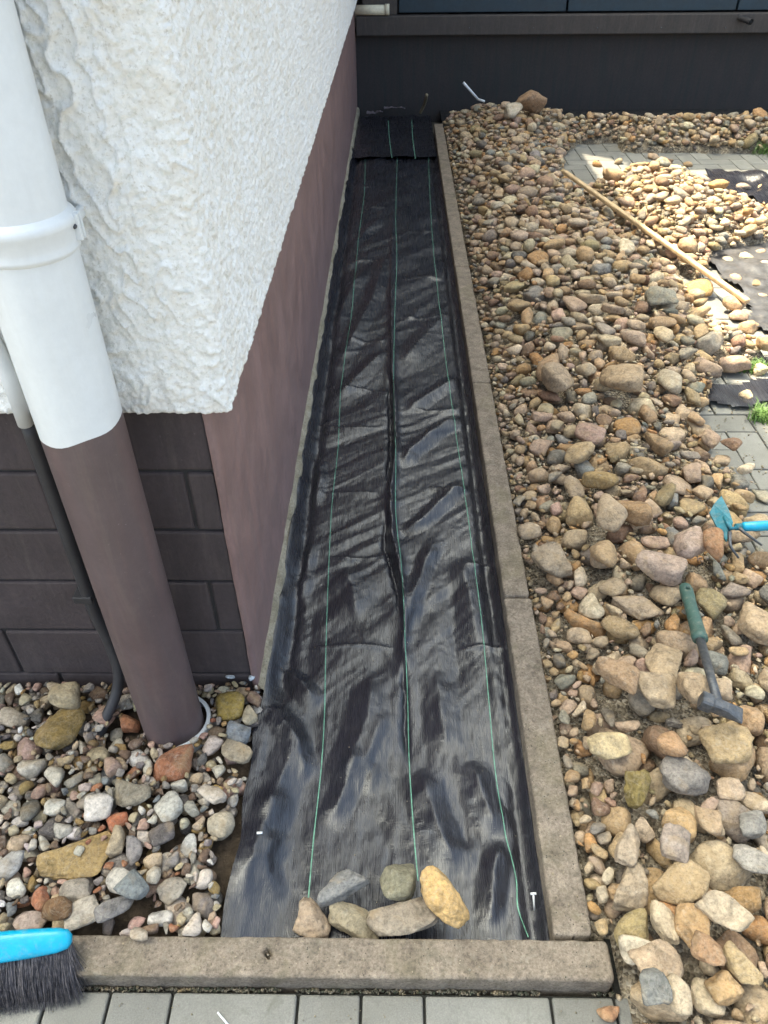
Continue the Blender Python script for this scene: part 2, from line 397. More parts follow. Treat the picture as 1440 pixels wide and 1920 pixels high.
# smooth rendered side of the plinth: slightly uneven sheet with rounded corner
def plinth_side():
    ys = [WALLY - 0.004]; 
    while ys[-1] < BACKY: ys.append(ys[-1] + 0.012 * max(1, ys[-1]))
    ys[-1] = BACKY; ys = np.array(ys); zs = np.linspace(-.1, STZ + .02, 60)
    Y, Z = np.meshgrid(ys, zs, indexing='ij'); P = np.stack([np.full(Y.size, WALLX), Y.ravel(), Z.ravel()], 1)
    P[:, 0] += 0.0022 * fbm(P * np.array([1, 5, 5]), 3) + 0.0008 * fbm(P * 40, 2)
    P[: len(zs), 0] -= 0.004; nv = len(zs)
    P[:nv, 1] += 0.0015 * noise(np.stack([zs * 0, zs * 0, zs * 30], 1)); P[:nv, 1] -= 0.001
    ret = P[:nv].copy(); ret[:, 0] -= 0.007; ret[:, 1] += 0.003
    P = np.vstack([ret, P]); F = grid_faces(len(ys) + 1, nv)
    o = link('plinth_side', mesh_np('plinth_side', P, F), M_BROWN); child(o, house)
plinth_side()
# painted blocks on the front of the plinth
COURSE = [(-0.06, 0.062), (0.066, 0.198), (0.204, 0.338), (0.344, 0.466), (0.472, 0.597), (0.603, 0.725)]
def blocks():
    cache = {}
    for ci, (z0, z1) in enumerate(COURSE):
        right = WALLX - 0.012
        first = 0.052 if ci in (2, 4) else (0.245 if ci in (3, 5, 1) else 0.17)
        x1 = right
        while x1 > -1.35:
            w = first if x1 == right else 0.245
            x0 = x1 - w + 0.006
            key = (round(w, 3), round(z1 - z0, 3))
            bm = box_bm(x0, x1, WALLY + random.uniform(-.0012, .0012), WALLY + 0.03, z0, z1, 0.0045, 2)
            o = bm_obj('block', bm, M_BLOCK_SHADED); child(o, pw); o.matrix_parent_inverse = pw.matrix_world.inverted()
            x1 = x1 - w
blocks()
bs = None
def base_strip():
    ys = np.concatenate([np.arange(WALLY - 0.006, 3, 0.02), np.arange(3, BACKY, 0.06)])
    prof = np.array([(-.002, -.06), (0.016, -.06), (0.014, .012), (0.010, .021), (0.003, .026), (-.002, .029)])
    P = []
    for y in ys:
        w = 1 + 0.5 * float(fbm(np.array([[y * 9, 0, 0]]), 2)[0]); hz = 0.006 * float(fbm(np.array([[y * 6, 5, 0]]), 2)[0])
        for q in prof: P.append((WALLX + q[0] * max(.4, w) + .001, y, q[1] + (hz if q[1] > 0 else 0)))
    o = link('base_strip', mesh_np('base_strip', P, grid_faces(len(ys), len(prof))), M_BASE); child(o, house)
base_strip()
box('wall_core', -2.6, STX - 0.03, STY + 0.03, BACKY + 3, STZ + 0.05, 2.7, M_STUCCO, house)
rf = box('roof', -2.8, 0.20, 0.85, BACKY + 3, 2.702, 2.76, M_ROOF, house, 0.004)  # unseen eave, overhang and height shaped to place the shadow edge

# ------------------------------------------------------------------ rear building
rear = tag(empty('rear_building', (1.5, BACKY + 1, 0)), 'dark brown low building across the far end with blue panels', 'building')
box('dark_wall', STX - .3, 6.0, BACKY, BACKY + 0.3, -0.1, 0.50, M_DARKWALL, rear)
LZ0, LZ1, LY = 0.487, 0.607, 6.325
ledge = box('ledge', -0.285, 6.0, LY, BACKY + 0.25, LZ0, LZ1, M_LEDGE, rear, 0.008, 3)
for i in range(5):
    p = ony(880 + i * 120, 52, LY)
    o = tube('bolt', [(p[0], LY - .004, p[2]), (p[0], LY + .01, p[2])], 0.005, M_STEEL, None, 8); child(o, ledge); o.matrix_parent_inverse = ledge.matrix_world.inverted()
box('upper_wall', -0.285, 6.0, BACKY + 0.08, BACKY + 0.3, LZ1 - .01, 2.2, M_LEDGE, rear)
box('added_upper_stucco', -0.285, 6.0, BACKY + 0.05, BACKY + 0.3, 2.201, 4.8, M_STUCCO, rear)  # unseen storey, added pale for bounce light and reflections in the membrane
xl = ony(748, 10, LY + .05)[0]
for i in range(5):
    a = xl + i * 1.18
    box('panel', a, a + 1.165, LY + 0.055, BACKY + 0.082, LZ1 + 0.012, 1.9, M_BLUE, rear, 0.004)
box('corner_post', -0.24, xl - 0.012, LY + 0.045, BACKY + 0.083, LZ1 + 0.001, 1.95, M_LEDGE, rear, 0.004)
box('roof', -0.3, 6.2, BACKY - 0.1, BACKY + 3, 4.802, 4.86, M_ROOF, rear, 0.004)
# drain stub out of the ledge, cream tube on the ledge
p = ony(1385, 33, LY)
ds = tag(empty('drain_stub', (p[0], LY, p[2])), 'short dark grey drain pipe stub sticking out of the ledge', 'pipe')
V, F = tube_np([(p[0], LY + .02, p[2]), (p[0] + .03, LY - .05, p[2] - .006), (p[0] + .055, LY - .1, p[2] - .014)], 0.019, 14, False)
child(link('pipe_wall', mesh_np('pipe_wall', V, F), M_CONDUIT), ds)
tube('bore_shade_plug', [(p[0] + .03, LY - .05, p[2] - .006), (p[0] + .0535, LY - .097, p[2] - .0137)], 0.0155, M_BLACK, ds, 14)  # solid black plug, paints the shade inside the stub
a = ony(678, 4, LY + .03); b = ony(730, 8, LY + .03)
ct = tag(empty('cream_tube', (a[0], LY + .03, LZ1)), 'cream plastic tube lying on the rear ledge beside the white house', 'tube')
tube('tube_body', [(a[0] - .05, LY + .015, LZ1 + .034), (b[0] - .02, LY + .015, LZ1 + .034)], 0.031, M_CREAM, ct, 20)
tube('end_collar', [(b[0] - .03, LY + .015, LZ1 + .036), (b[0], LY + .015, LZ1 + .036)], 0.0345, M_CREAM, ct, 20)

# ------------------------------------------------------------------ downpipe and conduit on the left house
PY = 0.932; PR = 0.060
pb = ony(331, 1372, PY)
dp = tag(empty('downpipe', (pb[0], PY, 0)), 'fat rain downpipe, white above and brown below, beside the house corner', 'downpipe')
PXc = pb[0]
zpaint = ony(160, 838, PY - PR)[2]
def paint_pipe():
    n = 40
    th = np.linspace(0, 2 * np.pi, n, endpoint=False)
    # lower and upper length meet at a wavy painted line
    zc = zpaint + 0.010 * np.clip(np.cos(th), -1, 1) + 0.0018 * np.sin(5 * th + 1)
    def ring(z): return np.stack([PXc + PR * np.cos(th), PY + PR * np.sin(th), z], 1)
    for nm, za, zb, mat in (('lower_pipe', np.full(n, -0.02), zc, M_PIPE_B), ('upper_pipe', zc, np.full(n, 2.69), M_WHITE)):
        rows = [ring(za + (zb - za) * t) for t in np.linspace(0, 1, 14)]
        P = np.concatenate(rows); F = []
        for i in range(13):
            for j in range(n): F.append([i * n + j, i * n + (j + 1) % n, (i + 1) * n + (j + 1) % n, (i + 1) * n + j])
        child(link(nm, mesh_np(nm, P, F), mat), dp)
paint_pipe()
def lathe(name, prof, cx, cy, mat, parent, n=40):
    th = np.linspace(0, 2 * np.pi, n, endpoint=False); P = []
    for r, z in prof: P.append(np.stack([cx + r * np.cos(th), cy + r * np.sin(th), np.full(n, z)], 1))
    P = np.concatenate(P); F = []
    for i in range(len(prof) - 1):
        for j in range(n): F.append([i * n + j, i * n + (j + 1) % n, (i + 1) * n + (j + 1) % n, (i + 1) * n + j])
    o = link(name, mesh_np(name, P, F), mat); child(o, parent); return o
zcl = ony(60, 500, PY - PR)[2]
lathe('socket_collar', [(PR, zcl - .004), (PR + .004, zcl - .001), (PR + .005, zcl + .004), (PR + .0035, zcl + .008), (PR + .0045, zcl + .012), (PR + .005, zcl + .026), (PR + .0075, zcl + .030),
                        (PR + .0078, zcl + .037), (PR + .005, zcl + .041), (PR + .001, zcl + .045), (PR, zcl + .046)], PXc, PY, M_WHITE, dp)
cl = box('clamp', PXc + PR - .004, PXc + PR + .0115, PY + .001, PY + .007, zcl + .008, zcl + .040, M_WHITE, dp, 0.001)
box('clamp', PXc + PR - .004, PXc + PR + .0115, PY + .010, PY + .016, zcl + .008, zcl + .040, M_WHITE, dp, 0.001)
box('clamp_stem', PXc + PR - .012, PXc + PR - .003, PY + .016, STY + .01, zcl + .016, zcl + .030, M_WHITE, dp, 0.002)
o = tube('screw', [(PXc + PR + .006, PY - .002, zcl + .026), (PXc + PR + .006, PY + .019, zcl + .026)], 0.003, M_STEEL, None, 8); child(o, cl); o.matrix_parent_inverse = cl.matrix_world.inverted()
lathe('ground_socket', [(PR - .003, .030), (PR + .004, .032), (PR + .006, .027), (PR + .006, -.03)], PXc + .009, PY + .007, M_WHITE, dp)

cd = tag(empty('conduit', (-0.5, WALLY - .02, 0)), 'thin dark conduit bending to the pebbles behind the fat downpipe', 'conduit')
YC = WALLY - 0.020
top = ony(18, 700, YC - .02); mid0 = ony(50, 792, YC - .008); k1 = ony(110, 960, YC); k2 = ony(172, 1135, YC)
tube('upper_pipe', [(top[0] - .045, YC - .028, 1.25), (top[0], YC - .024, top[2]), (mid0[0], YC - .012, mid0[2])], 0.012, M_WHITE, cd, 14)
q = [ony(50, 790, YC - .008), k1, k2, ony(205, 1205, YC - .004), ony(222, 1258, YC - .02), ony(218, 1300, YC - .04), ony(198, 1348, YC - .075), ony(180, 1392, YC - .11)]
# smooth the path
def smooth(path, n=6):
    path = np.asarray(path, float); P = [path[0]]
    ext = np.vstack([2 * path[0] - path[1], path, 2 * path[-1] - path[-2]])
    for i in range(1, len(ext) - 2):
        p0, p1, p2, p3 = ext[i - 1:i + 3]
        for t in np.linspace(0, 1, n + 1)[1:]:
            P.append(0.5 * (2 * p1 + (p2 - p0) * t + (2 * p0 - 5 * p1 + 4 * p2 - p3) * t * t + (3 * p1 - p0 - 3 * p2 + p3) * t ** 3))
    return np.array(P)
tube('lower_pipe', smooth(q), 0.0115, M_CONDUIT, cd, 14)
kb = ony(160, 1118, YC)
box('clip', kb[0] - .02, kb[0] + .016, YC - .013, WALLY + .004, kb[2] - .008, kb[2] + .008, M_CONDUIT, cd, 0.002)

# ------------------------------------------------------------------ concrete edging stones
def edging(x0, x1, y0, y1, ztop, label, zbot=-0.12, hole=None, along='y', step=0.006, seed=0.0):
    """one edging stone: dense rounded-box skin so that its worn surface is real relief"""
    L = (y1 - y0) if along == 'y' else (x1 - x0); Wd = (x1 - x0) if along == 'y' else (y1 - y0)
    r = 0.0055
    prof = [(0, zbot), (0, ztop - .02), (0, ztop - r)]
    for a in np.linspace(0, 90, 5)[1:]: prof.append((r - r * math.cos(math.radians(a)), ztop - r + r * math.sin(math.radians(a))))
    for t in np.linspace(r, Wd - r, max(6, int((Wd - 2 * r) / step)))[1:]: prof.append((t, ztop))
    for a in np.linspace(0, 90, 5)[1:]: prof.append((Wd - r + r * math.sin(math.radians(a)), ztop - r + r * math.cos(math.radians(a))))
    prof += [(Wd, ztop - .02), (Wd, zbot)]
    prof = np.array(prof)
    nl = max(8, int(L / step)); ls = np.concatenate([[0, 0.0, .0015, .004], np.linspace(.008, L - .008, nl), [L - .004, L - .0015, L, L]])
    inset = np.concatenate([[1, .006, .003, .001], np.zeros(nl), [.001, .003, .006, 1]])
    P = []
    c = np.array([Wd / 2, (ztop + zbot) / 2])
    for l, s in zip(ls, inset):
        pr = prof.copy()
        if s == 1: pr = np.repeat(c[None], len(prof), 0)
        else:
            d = pr - c; pr = c + np.sign(d) * np.maximum(np.abs(d) - s, 0)
        P.append(np.column_stack([pr[:, 0], np.full(len(pr), l), pr[:, 1]]))
    nu = len(ls); nv = len(prof); P = np.concatenate(P)
    if along == 'y': P[:, 0] += x0; P[:, 1] += y0
    else: P = np.column_stack([x0 + P[:, 1], y0 + P[:, 0], P[:, 2]])
    Q = P + seed
    w = (P[:, 2] > zbot + .03)
    P[:, 2] += w * (0.0012 * fbm(Q * 60, 3) + 0.0016 * np.minimum(0, fbm(Q * 35 + 2, 2) + 0.35))
    if along == 'y': P[:, 0] += w * 0.0016 * fbm(Q * 30 + 5, 3)
    else: P[:, 1] += w * 0.0016 * fbm(Q * 30 + 5, 3)
    if hole is not None:
        d = np.hypot(P[:, 0] - hole[0], P[:, 1] - hole[1]); P[:, 2] -= np.where((d < .0055) & (P[:, 2] > ztop - .01), .02, 0)
    F = grid_faces(nu, nv)
    if along == 'x': F = F[:, ::-1]
    o = link('edging_stone', mesh_np('edging_stone', P, F), M_EDGE)
    tag(o, label, 'edging stone', 'concrete edging stones around the strip'); return o
hp = onz(503, 1787, KTOP)
edging(-0.655, 0.345, FRY0, FRY1, KTOP, 'long mossy concrete edging stone across the front of the strip', along='x', step=0.0042, hole=hp)
edging(-1.66, -0.66, FRY0, FRY1, KTOP, 'concrete edging stone running off under the blue hand brush', along='x', step=0.02, seed=3)
ks = [FRY1 + .006, 1.287, 2.29, 3.29, 4.29, 5.29, 5.80]
kl = ['cracked-off near edging stone between the black membrane and the large stones, closest to camera', 'second edging stone along the membrane, counted from the front corner', 'third edging stone along the membrane, counted from the front corner',
      'fourth edging stone along the membrane, counted from the front corner', 'fifth edging stone along the membrane, beside the far membrane fold', 'last short edging stone along the membrane, next to the dark rear wall']
kl[0] = 'near edging stone right of the membrane, touching the front corner'
for i in range(6):
    edging(KX0 + random.uniform(-.001, .001), KX1 + random.uniform(-.001, .001), ks[i], ks[i + 1] - 0.005, KTOP + random.uniform(-.002, .002), kl[i], step=0.005 if i < 2 else 0.014, seed=i * 1.7)
edging(1.18, 2.18, 5.80, 5.86, 0.05, 'edging stone in front of the dark rear wall, nearest the boulder', along='x', step=0.014, seed=11)
edging(2.186, 3.19, 5.80, 5.86, 0.05, 'edging stone in front of the dark rear wall, at the right picture edge', along='x', step=0.02, seed=14)

# ------------------------------------------------------------------ stone shapes
def ico(level):
    bm = bmesh.new(); bmesh.ops.create_icosphere(bm, subdivisions=level, radius=1)
    V = np.array([v.co[:] for v in bm.verts]); F = np.array([[v.index for v in f.verts] for f in bm.faces]); bm.free()
    return V / np.linalg.norm(V, axis=1)[:, None], F
ICO = {k: ico(k) for k in (1, 2, 3, 4)}
NSH = 44
SHAPES = []
def shape_fn(k):
    r = np.random.default_rng(100 + k)
    n = int(r.integers(7, 13)); N = r.normal(size=(n, 3)); N /= np.linalg.norm(N, axis=1)[:, None]
    N = np.vstack([N, np.eye(3), -np.eye(3)]); D = np.concatenate([r.uniform(0.62, 1.0, n), np.full(6, 1.0)])
    pw_ = (r.uniform(16, 34) if k % 4 == 3 else (r.uniform(11, 20) if k % 4 == 1 else r.uniform(7, 12)))
    asp = np.array([1.0, r.uniform(.62, .92), r.uniform(.42, .74)])
    if k % 6 == 5: asp = np.array([1.0, r.uniform(.45, .6), r.uniform(.35, .45)])
    off = r.uniform(0, 40, 3); na = r.uniform(.06, .15); curve = r.uniform(-.22, .22)
    def f(d):
        s = np.maximum(0, d @ N.T) / D
        rad = (s ** pw_).sum(1) ** (-1 / pw_)
        rad = rad * (1 + na * noise(d * 1.7 + off) + na * .5 * noise(d * 4.5 + off) + 0.035 * noise(d * 9 + off))
        P = d * rad[:, None] * asp
        P[:, 1] += curve * (P[:, 0] ** 2 - .3)
        P -= (P.max(0) + P.min(0)) / 2
        return P / (P[:, 0].max())
    return f, asp
for k in range(NSH):
    f, asp = shape_fn(k)
    V4 = f(ICO[4][0]); SHAPES.append(({L: f(ICO[L][0]) / 1.0 for L in (1, 2, 3)} | {4: V4}, asp))
STONE_ME = {}
def stone_mesh(k, L, name):
    if (k, L, name) not in STONE_ME:
        me = mesh_np(name, SHAPES[k][0][L], ICO[L][1]); me.materials.append(M_STONE); STONE_ME[(k, L, name)] = me
    return STONE_ME[(k, L, name)]

PAL_R = [  # word, albedo, weight : the heap on the right
    ('beige', (0.48, 0.375, 0.245), 28), ('tan', (0.46, 0.33, 0.18), 25), ('pinkish beige', (0.46, 0.34, 0.24), 12), ('grey', (0.33, 0.295, 0.225), 11), ('bluish grey', (0.26, 0.255, 0.22), 4),
    ('orange-brown', (0.45, 0.265, 0.11), 6), ('cream', (0.60, 0.515, 0.355), 11), ('dark grey', (0.17, 0.155, 0.13), 4), ('reddish brown', (0.29, 0.185, 0.115), 7), ('olive', (0.30, 0.24, 0.125), 4)]
PAL_L = [
    ('pale grey', (0.5, 0.465, 0.39), 19), ('white', (0.64, 0.62, 0.55), 9), ('grey', (0.28, 0.262, 0.225), 18), ('bluish grey', (0.22, 0.232, 0.23), 6), ('dark brown', (0.16, 0.108, 0.075), 12), ('beige', (0.43, 0.355, 0.235), 20),
    ('ochre', (0.33, 0.225, 0.09), 7), ('brick red', (0.36, 0.16, 0.085), 3), ('pinkish', (0.42, 0.29, 0.225), 10), ('dark grey', (0.13, 0.12, 0.11), 6)]
def pick(pal):
    w = np.array([p[2] for p in pal], float); i = rng.choice(len(pal), p=w / w.sum())
    c = np.array(pal[i][1]) * rng.uniform(0.84, 1.18) * (1.12 if pal is PAL_L else 1.0) * (1 + rng.normal(0, .03, 3))
    return pal[i][0], tuple(np.clip(c, .02, .75))
def rot_tilt(yaw, tilt, taz):
    return np.array(Matrix.Rotation(yaw, 3, 'Z')) if tilt == 0 else np.array(Matrix.Rotation(tilt, 3, Vector((math.cos(taz), math.sin(taz), 0))) @ Matrix.Rotation(yaw, 3, 'Z'))

def self_is_heap(b): return b.x0 > 0
class Bed:
    """a height field that stones are dropped on; every stone rests on what lies below it"""
    def __init__(s, x0, x1, y0, y1, g):
        s.x0, s.y0, s.g = x0, y0, g; s.nx = int((x1 - x0) / g) + 1; s.ny = int((y1 - y0) / g) + 1
        s.cx = x0 + (np.arange(s.nx) + .5) * g; s.cy = y0 + (np.arange(s.ny) + .5) * g
        s.X, s.Y = np.meshgrid(s.cx, s.cy, indexing='ij')
        s.h = np.zeros((s.nx, s.ny)); s.T = np.zeros((s.nx, s.ny)); s.ok = np.zeros((s.nx, s.ny), bool); s.hero = np.zeros((s.nx, s.ny), bool)
        s.ids = np.full((s.nx, s.ny), -1); s.st = []
    def cells(s, V, x, y):
        i = ((V[:, 0] + x - s.x0) / s.g).astype(int); j = ((V[:, 1] + y - s.y0) / s.g).astype(int)
        return np.clip(i, 0, s.nx - 1), np.clip(j, 0, s.ny - 1)
    def rest(s, V, x, y, sink):
        lo = V[V[:, 2] < V[:, 2].max() * .15]; i, j = s.cells(lo, x, y)
        return (s.h[i, j] - lo[:, 2]).max() - sink, s.hero[i, j].mean()
    def put(s, k, R, sc3, x, y, z, col, word, hero=None, V=None):
        n = len(s.st)
        if V is None: V = (SHAPES[k][0][4] * sc3) @ R.T
        up = V[V[:, 2] > V[:, 2].min() * .2]; i, j = s.cells(up, x, y); zz = up[:, 2] + z
        fl = i * s.ny + j; o = np.argsort(zz); H = s.h.ravel(); ID = s.ids.ravel()
        fl, zz = fl[o], zz[o]; m = zz > H[fl]; H[fl[m]] = zz[m]; ID[fl[m]] = n
        # close pin holes: cells inside the footprint that no vertex met
        if hero is not None: s.hero.ravel()[fl] = True
        s.st.append(dict(k=k, R=R, s=np.asarray(sc3, float) * np.ones(3), p=np.array([x, y, z]), col=tuple(.79 * v * q for v, q in zip(col, (1.05, .985, .97))), word=word, hero=hero))
    def fill(s, n, size, pal, tries=6, maxtilt=35, over=0.35, only=None, sinkf=.10, lvl=3):
        miss = 0
        cand_mask = s.ok if only is None else (s.ok & only)
        for q in range(n):
            if q % 150 == 0:
                defi = np.where(cand_mask & ~s.hero, s.T - s.h, -1); idx = np.flatnonzero(defi > 0.001)
                if len(idx) < 5: break
                w = np.clip(defi.ravel()[idx], 0, .06); w = w / w.sum()
                pool = rng.choice(idx, size=150 * tries, p=w)
            r = size(); k = int(rng.integers(NSH)); best = None
            for t in range(tries):
                c = pool[(q % 150) * tries + t]; x = s.X.ravel()[c] + rng.uniform(-.5, .5) * s.g; y = s.Y.ravel()[c] + rng.uniform(-.5, .5) * s.g
                rr = r(x, y) if callable(r) else r
                if t % 2 == 0: R = rot_tilt(rng.uniform(0, 6.28), math.radians(abs(rng.normal(0, maxtilt * .6))), rng.uniform(0, 6.28))
                V = (SHAPES[k][0][3 if rr > .016 else 2] * rr) @ R.T
                z, hm = s.rest(V, x, y, rr * sinkf)
                if hm > .12 or (self_is_heap(s) and x < KX1 + .65 * rr): continue
                sc_ = z + V[:, 2].max() - s.T.ravel()[c]
                if best is None or sc_ - rr * .3 < best[0]: best = (sc_ - rr * .3, x, y, z, R, rr)
            if best is None or best[0] > over * best[5]: continue
            word, col = pick(pal)
            s.put(k, best[4], best[5], best[1], best[2], best[3], col, word)
    def hero_put(s, px, py, w, h, col, word, label, k, ang=0.0, thick=.62, tilt=0.0, taz=0.0, z=None):
        zg = .06 if z is None else z
        for _ in range(3):
            P = onz(px, py, zg); i = int(np.clip((P[0] - s.x0) / s.g, 0, s.nx - 1)); j = int(np.clip((P[1] - s.y0) / s.g, 0, s.ny - 1))
            zg = max(s.T[i, j], .02) if z is None else z
        mpp = float(proj(P)[2]) / F_PX; dn = math.asin(np.clip((CAM_H - zg) / np.linalg.norm(P - CAM), 0, 1))
        a = math.radians(ang)
        L, S = (w, h) if True else (h, w)
        sa = L * mpp / 2; sb = S * mpp / 2 / max(.55, math.sin(dn)) * .95
        asp = SHAPES[k][1]
        sc3 = np.array([sa, sb / asp[1], min(sa, sb) * thick / asp[2]])
        R = rot_tilt(a, math.radians(tilt), math.radians(taz)); V = (SHAPES[k][0][4] * sc3) @ R.T
        zz, _ = s.rest(V, P[0], P[1], sc3.min() * .12)
        s.put(k, R, sc3, P[0], P[1], zz, tuple(col), word, hero=label, V=V)

# ------------------------------------------------------------------ the left pebble bed
LB = Bed(-1.0, -0.28, 0.5, 1.04, 0.0035)
edge_soil = np.interp(LB.Y, [.52, .56, .64, .70, .80, .9, 1.03], [-.287, -.290, -.316, -.316, -.289, -.287, -.287])
LB.ok = (LB.X < edge_soil - .006) & (LB.X > -.98) & (LB.Y > FRY1 + .008) & (LB.Y < WALLY - .006)
LB.ok &= np.hypot(LB.X - PXc - .009, LB.Y - PY - .007) > PR + .008
LB.h[:] = 0.0; LB.h[(np.hypot(LB.X - PXc - .009, LB.Y - PY - .007) < PR + .004)] = 1.0
LB.h[LB.Y > WALLY - .004] = 1.0; LB.h[LB.Y < FRY1 + .002] = KTOP
LB.T = np.where(LB.ok, 0.040 + 0.006 * np.sin(LB.X * 17 + 1) * np.cos(LB.Y * 13), 0)
sz = lambda: float(np.clip(rng.lognormal(math.log(.0145), .33), .007, .028))
LB.fill(230, sz, PAL_L, tries=5)
HL = [
    (325, 1432, 72, 52, (.33, .145, .075), 'brick red', 'large brick-red rounded stone at the foot of the fat downpipe', 2, 0, .6),
    (145, 1612, 140, 88, (.40, .29, .125), 'ochre', 'biggest flat mustard-tan slab among the left pebbles', 11, 25, .25),
    (120, 1370, 66, 78, (.28, .2, .07), 'ochre', 'smooth ochre brown stone left of the conduit end', 4, -20, .5),
    (236, 1362, 92, 48, (.44, .38, .27), 'beige', 'long beige slab between conduit and fat downpipe', 9, 28, .45),
    (432, 1326, 56, 46, (.33, .24, .06), 'ochre', 'mossy ochre stone between downpipe foot and house corner', 6, 10, .6),
    (446, 1374, 48, 38, (.25, .28, .30), 'bluish grey', 'light bluish-grey stone right of the downpipe foot', 8, -10, .6),
    (443, 1415, 66, 40, (.36, .31, .22), 'beige', 'flat beige stone below the bluish-grey one by the membrane', 10, -15, .4),
    (414, 1546, 52, 56, (.55, .49, .36), 'cream', 'pitted cream stone at the edge of the bare soil patch', 12, 20, .7),
    (231, 1656, 44, 64, (.6, .58, .51), 'white', 'egg-shaped white stone above the front edging', 0, 70, .65),
    (141, 1677, 58, 46, (.42, .38, .31), 'beige', 'oval beige-grey stone below the mustard-tan slab', 13, 20, .6),
    (158, 1721, 70, 44, (.5, .46, .38), 'pale grey', 'pale oval stone at the edging right of the blue brush', 14, 22, .6),
    (222, 1716, 72, 40, (.23, .225, .215), 'dark grey', 'flat dark grey stone against the front edging', 5, 35, .45),
    (258, 1686, 50, 54, (.22, .25, .25), 'bluish grey', 'bluish-grey stone leaning behind the flat dark one', 16, 50, .6),
    (250, 1488, 70, 52, (.3, .27, .2), 'grey', 'squarish grey-brown slab in the middle of the pebble bed', 15, 10, .4),
    (220, 1536, 40, 32, (.46, .17, .085), 'brick red', 'small bright orange-red stone in the middle of the pebble bed', 18, 30, .7),
    (352, 1577, 36, 36, (.64, .65, .6), 'white', 'white teardrop pebble left of the bare soil patch', 20, 40, .6),
    (300, 1718, 28, 42, (.66, .64, .58), 'white', 'small white egg pebble right of the flat dark stone', 21, 90, .7),
    (118, 1716, 56, 40, (.2, .12, .06), 'dark brown', 'rusty dark brown stone just above the blue brush head', 22, 0, .5),
    (52, 1722, 62, 40, (.46, .38, .33), 'pinkish', 'pinkish mottled stone above the blue brush head', 24, 0, .6),
    (22, 1345, 36, 42, (.5, .44, .34), 'beige', 'pale beige egg stone at the left picture edge below the dark blocks', 25, 70, .7),
    (128, 1322, 58, 40, (.48, .4, .25), 'cream', 'cream lump against the dark block wall, left of the conduit', 26, 15, .7),
    (20, 1625, 46, 46, (.5, .5, .47), 'white', 'white mottled stone at the left picture edge above the brush', 27, 0, .7),
    (378, 1690, 44, 46, (.25, .22, .2), 'grey', 'dark round stone near the lower left membrane corner', 28, 0, .7),
    (322, 1665, 56, 48, (.37, .34, .28), 'beige', 'flat grey-beige stone in the lower part of the pebble bed', 29, 30, .4),
]
for a in HL: LB.hero_put(*a)
LB.fill(600, sz, PAL_L, tries=7, over=.6)
sz2 = lambda: float(rng.uniform(.005, .010))
LB.fill(2600, sz2, PAL_L, tries=3, over=1.0)
# the pebble that lies on the edging
LB.h[LB.Y < FRY1 + .002] = KTOP
LB.hero_put(265, 1757, 26, 38, (.5, .43, .33), 'cream', 'pitted cream pebble lying on the front edging', 30, 90, .7, z=KTOP)

# ------------------------------------------------------------------ the heap on the right
def poly_mask(X, Y, poly):
    m = np.zeros(X.shape, bool); n = len(poly)
    for i in range(n):
        (xa, ya), (xb, yb) = poly[i], poly[(i + 1) % n]
        c = ((ya > Y) != (yb > Y)); m ^= c & (X < (xb - xa) * (Y - ya) / (yb - ya + 1e-12) + xa)
    return m
HB = Bed(0.25, 2.95, 0.25, 6.40, 0.0065)
edge_px = [(1165, 1885), (1178, 1915), (1150, 2010), (1500, 2010), (1500, 1060), (1425, 1050), (1385, 985), (1405, 915), (1330, 862), (1300, 800), (1330, 735), (1345, 690), (1440, 665), (1330, 610), (1255, 520), (1190, 470), (1100, 390), (1060, 340), (1050, 295), (1085, 265), (1160, 262), (1165, 280), (1440, 282)]
poly = [tuple(onz(a, b, .02)[:2]) for a, b in edge_px]
poly = [(0.352, 0.452), ] + poly + [(2.9, 5.30), (2.9, 5.795), (1.17, 5.795), (1.15, 6.05), (0.6, 6.12), (0.36, 5.98), (0.324, 5.75), (0.324, FRY1 + .01), (0.352, FRY1)]
in_main = poly_mask(HB.X, HB.Y, poly)
pile_px = [(1085, 372), (1160, 335), (1240, 322), (1310, 345), (1360, 385), (1440, 402), (1440, 455), (1340, 470), (1310, 520), (1260, 500), (1190, 465), (1110, 395)]
in_pile = poly_mask(HB.X, HB.Y, [tuple(onz(a, b, .02)[:2]) for a, b in pile_px])
HB.ok = (in_main | in_pile) & (HB.X > KX1 + .008)
HB.ok &= ~((HB.X < .352) & (HB.Y < FRY1 + .012))
def dist_in(mask, n, g):
    """rough distance to the outside, in metres"""
    d = np.zeros(mask.shape); m = mask.copy()
    for i in range(n):
        d += m * g
        e = m.copy(); e[1:] &= m[:-1]; e[:-1] &= m[1:]; e[:, 1:] &= m[:, :-1]; e[:, :-1] &= m[:, 1:]
        m = e
    return d
g_ = HB.g
dm = np.minimum(dist_in(HB.ok, 60, g_), .4)
ks_ = np.clip((HB.X - KX1) / .28, 0, 1)
ridge = np.interp(HB.Y, [.3, .9, 1.4, 2.0, 2.8, 4.0, 5.4, 6.1], [.035, .045, .055, .085, .115, .125, .12, .10])
side = np.clip(dm / .26, 0, 1)
n2 = fbm(np.stack([HB.X.ravel() * 3.2, HB.Y.ravel() * 3.2, HB.X.ravel() * 0], 1), 3).reshape(HB.X.shape)
HB.T = np.where(HB.ok, .034 + (ridge - .01) * np.minimum(ks_ ** .8, .25 + .75 * side) * (1 + .28 * n2), 0)
dp_ = dist_in(in_pile, 50, g_)
HB.T = np.where(in_pile, np.maximum(HB.T, .03 + .12 * np.clip(dp_ / .22, 0, 1)), HB.T)
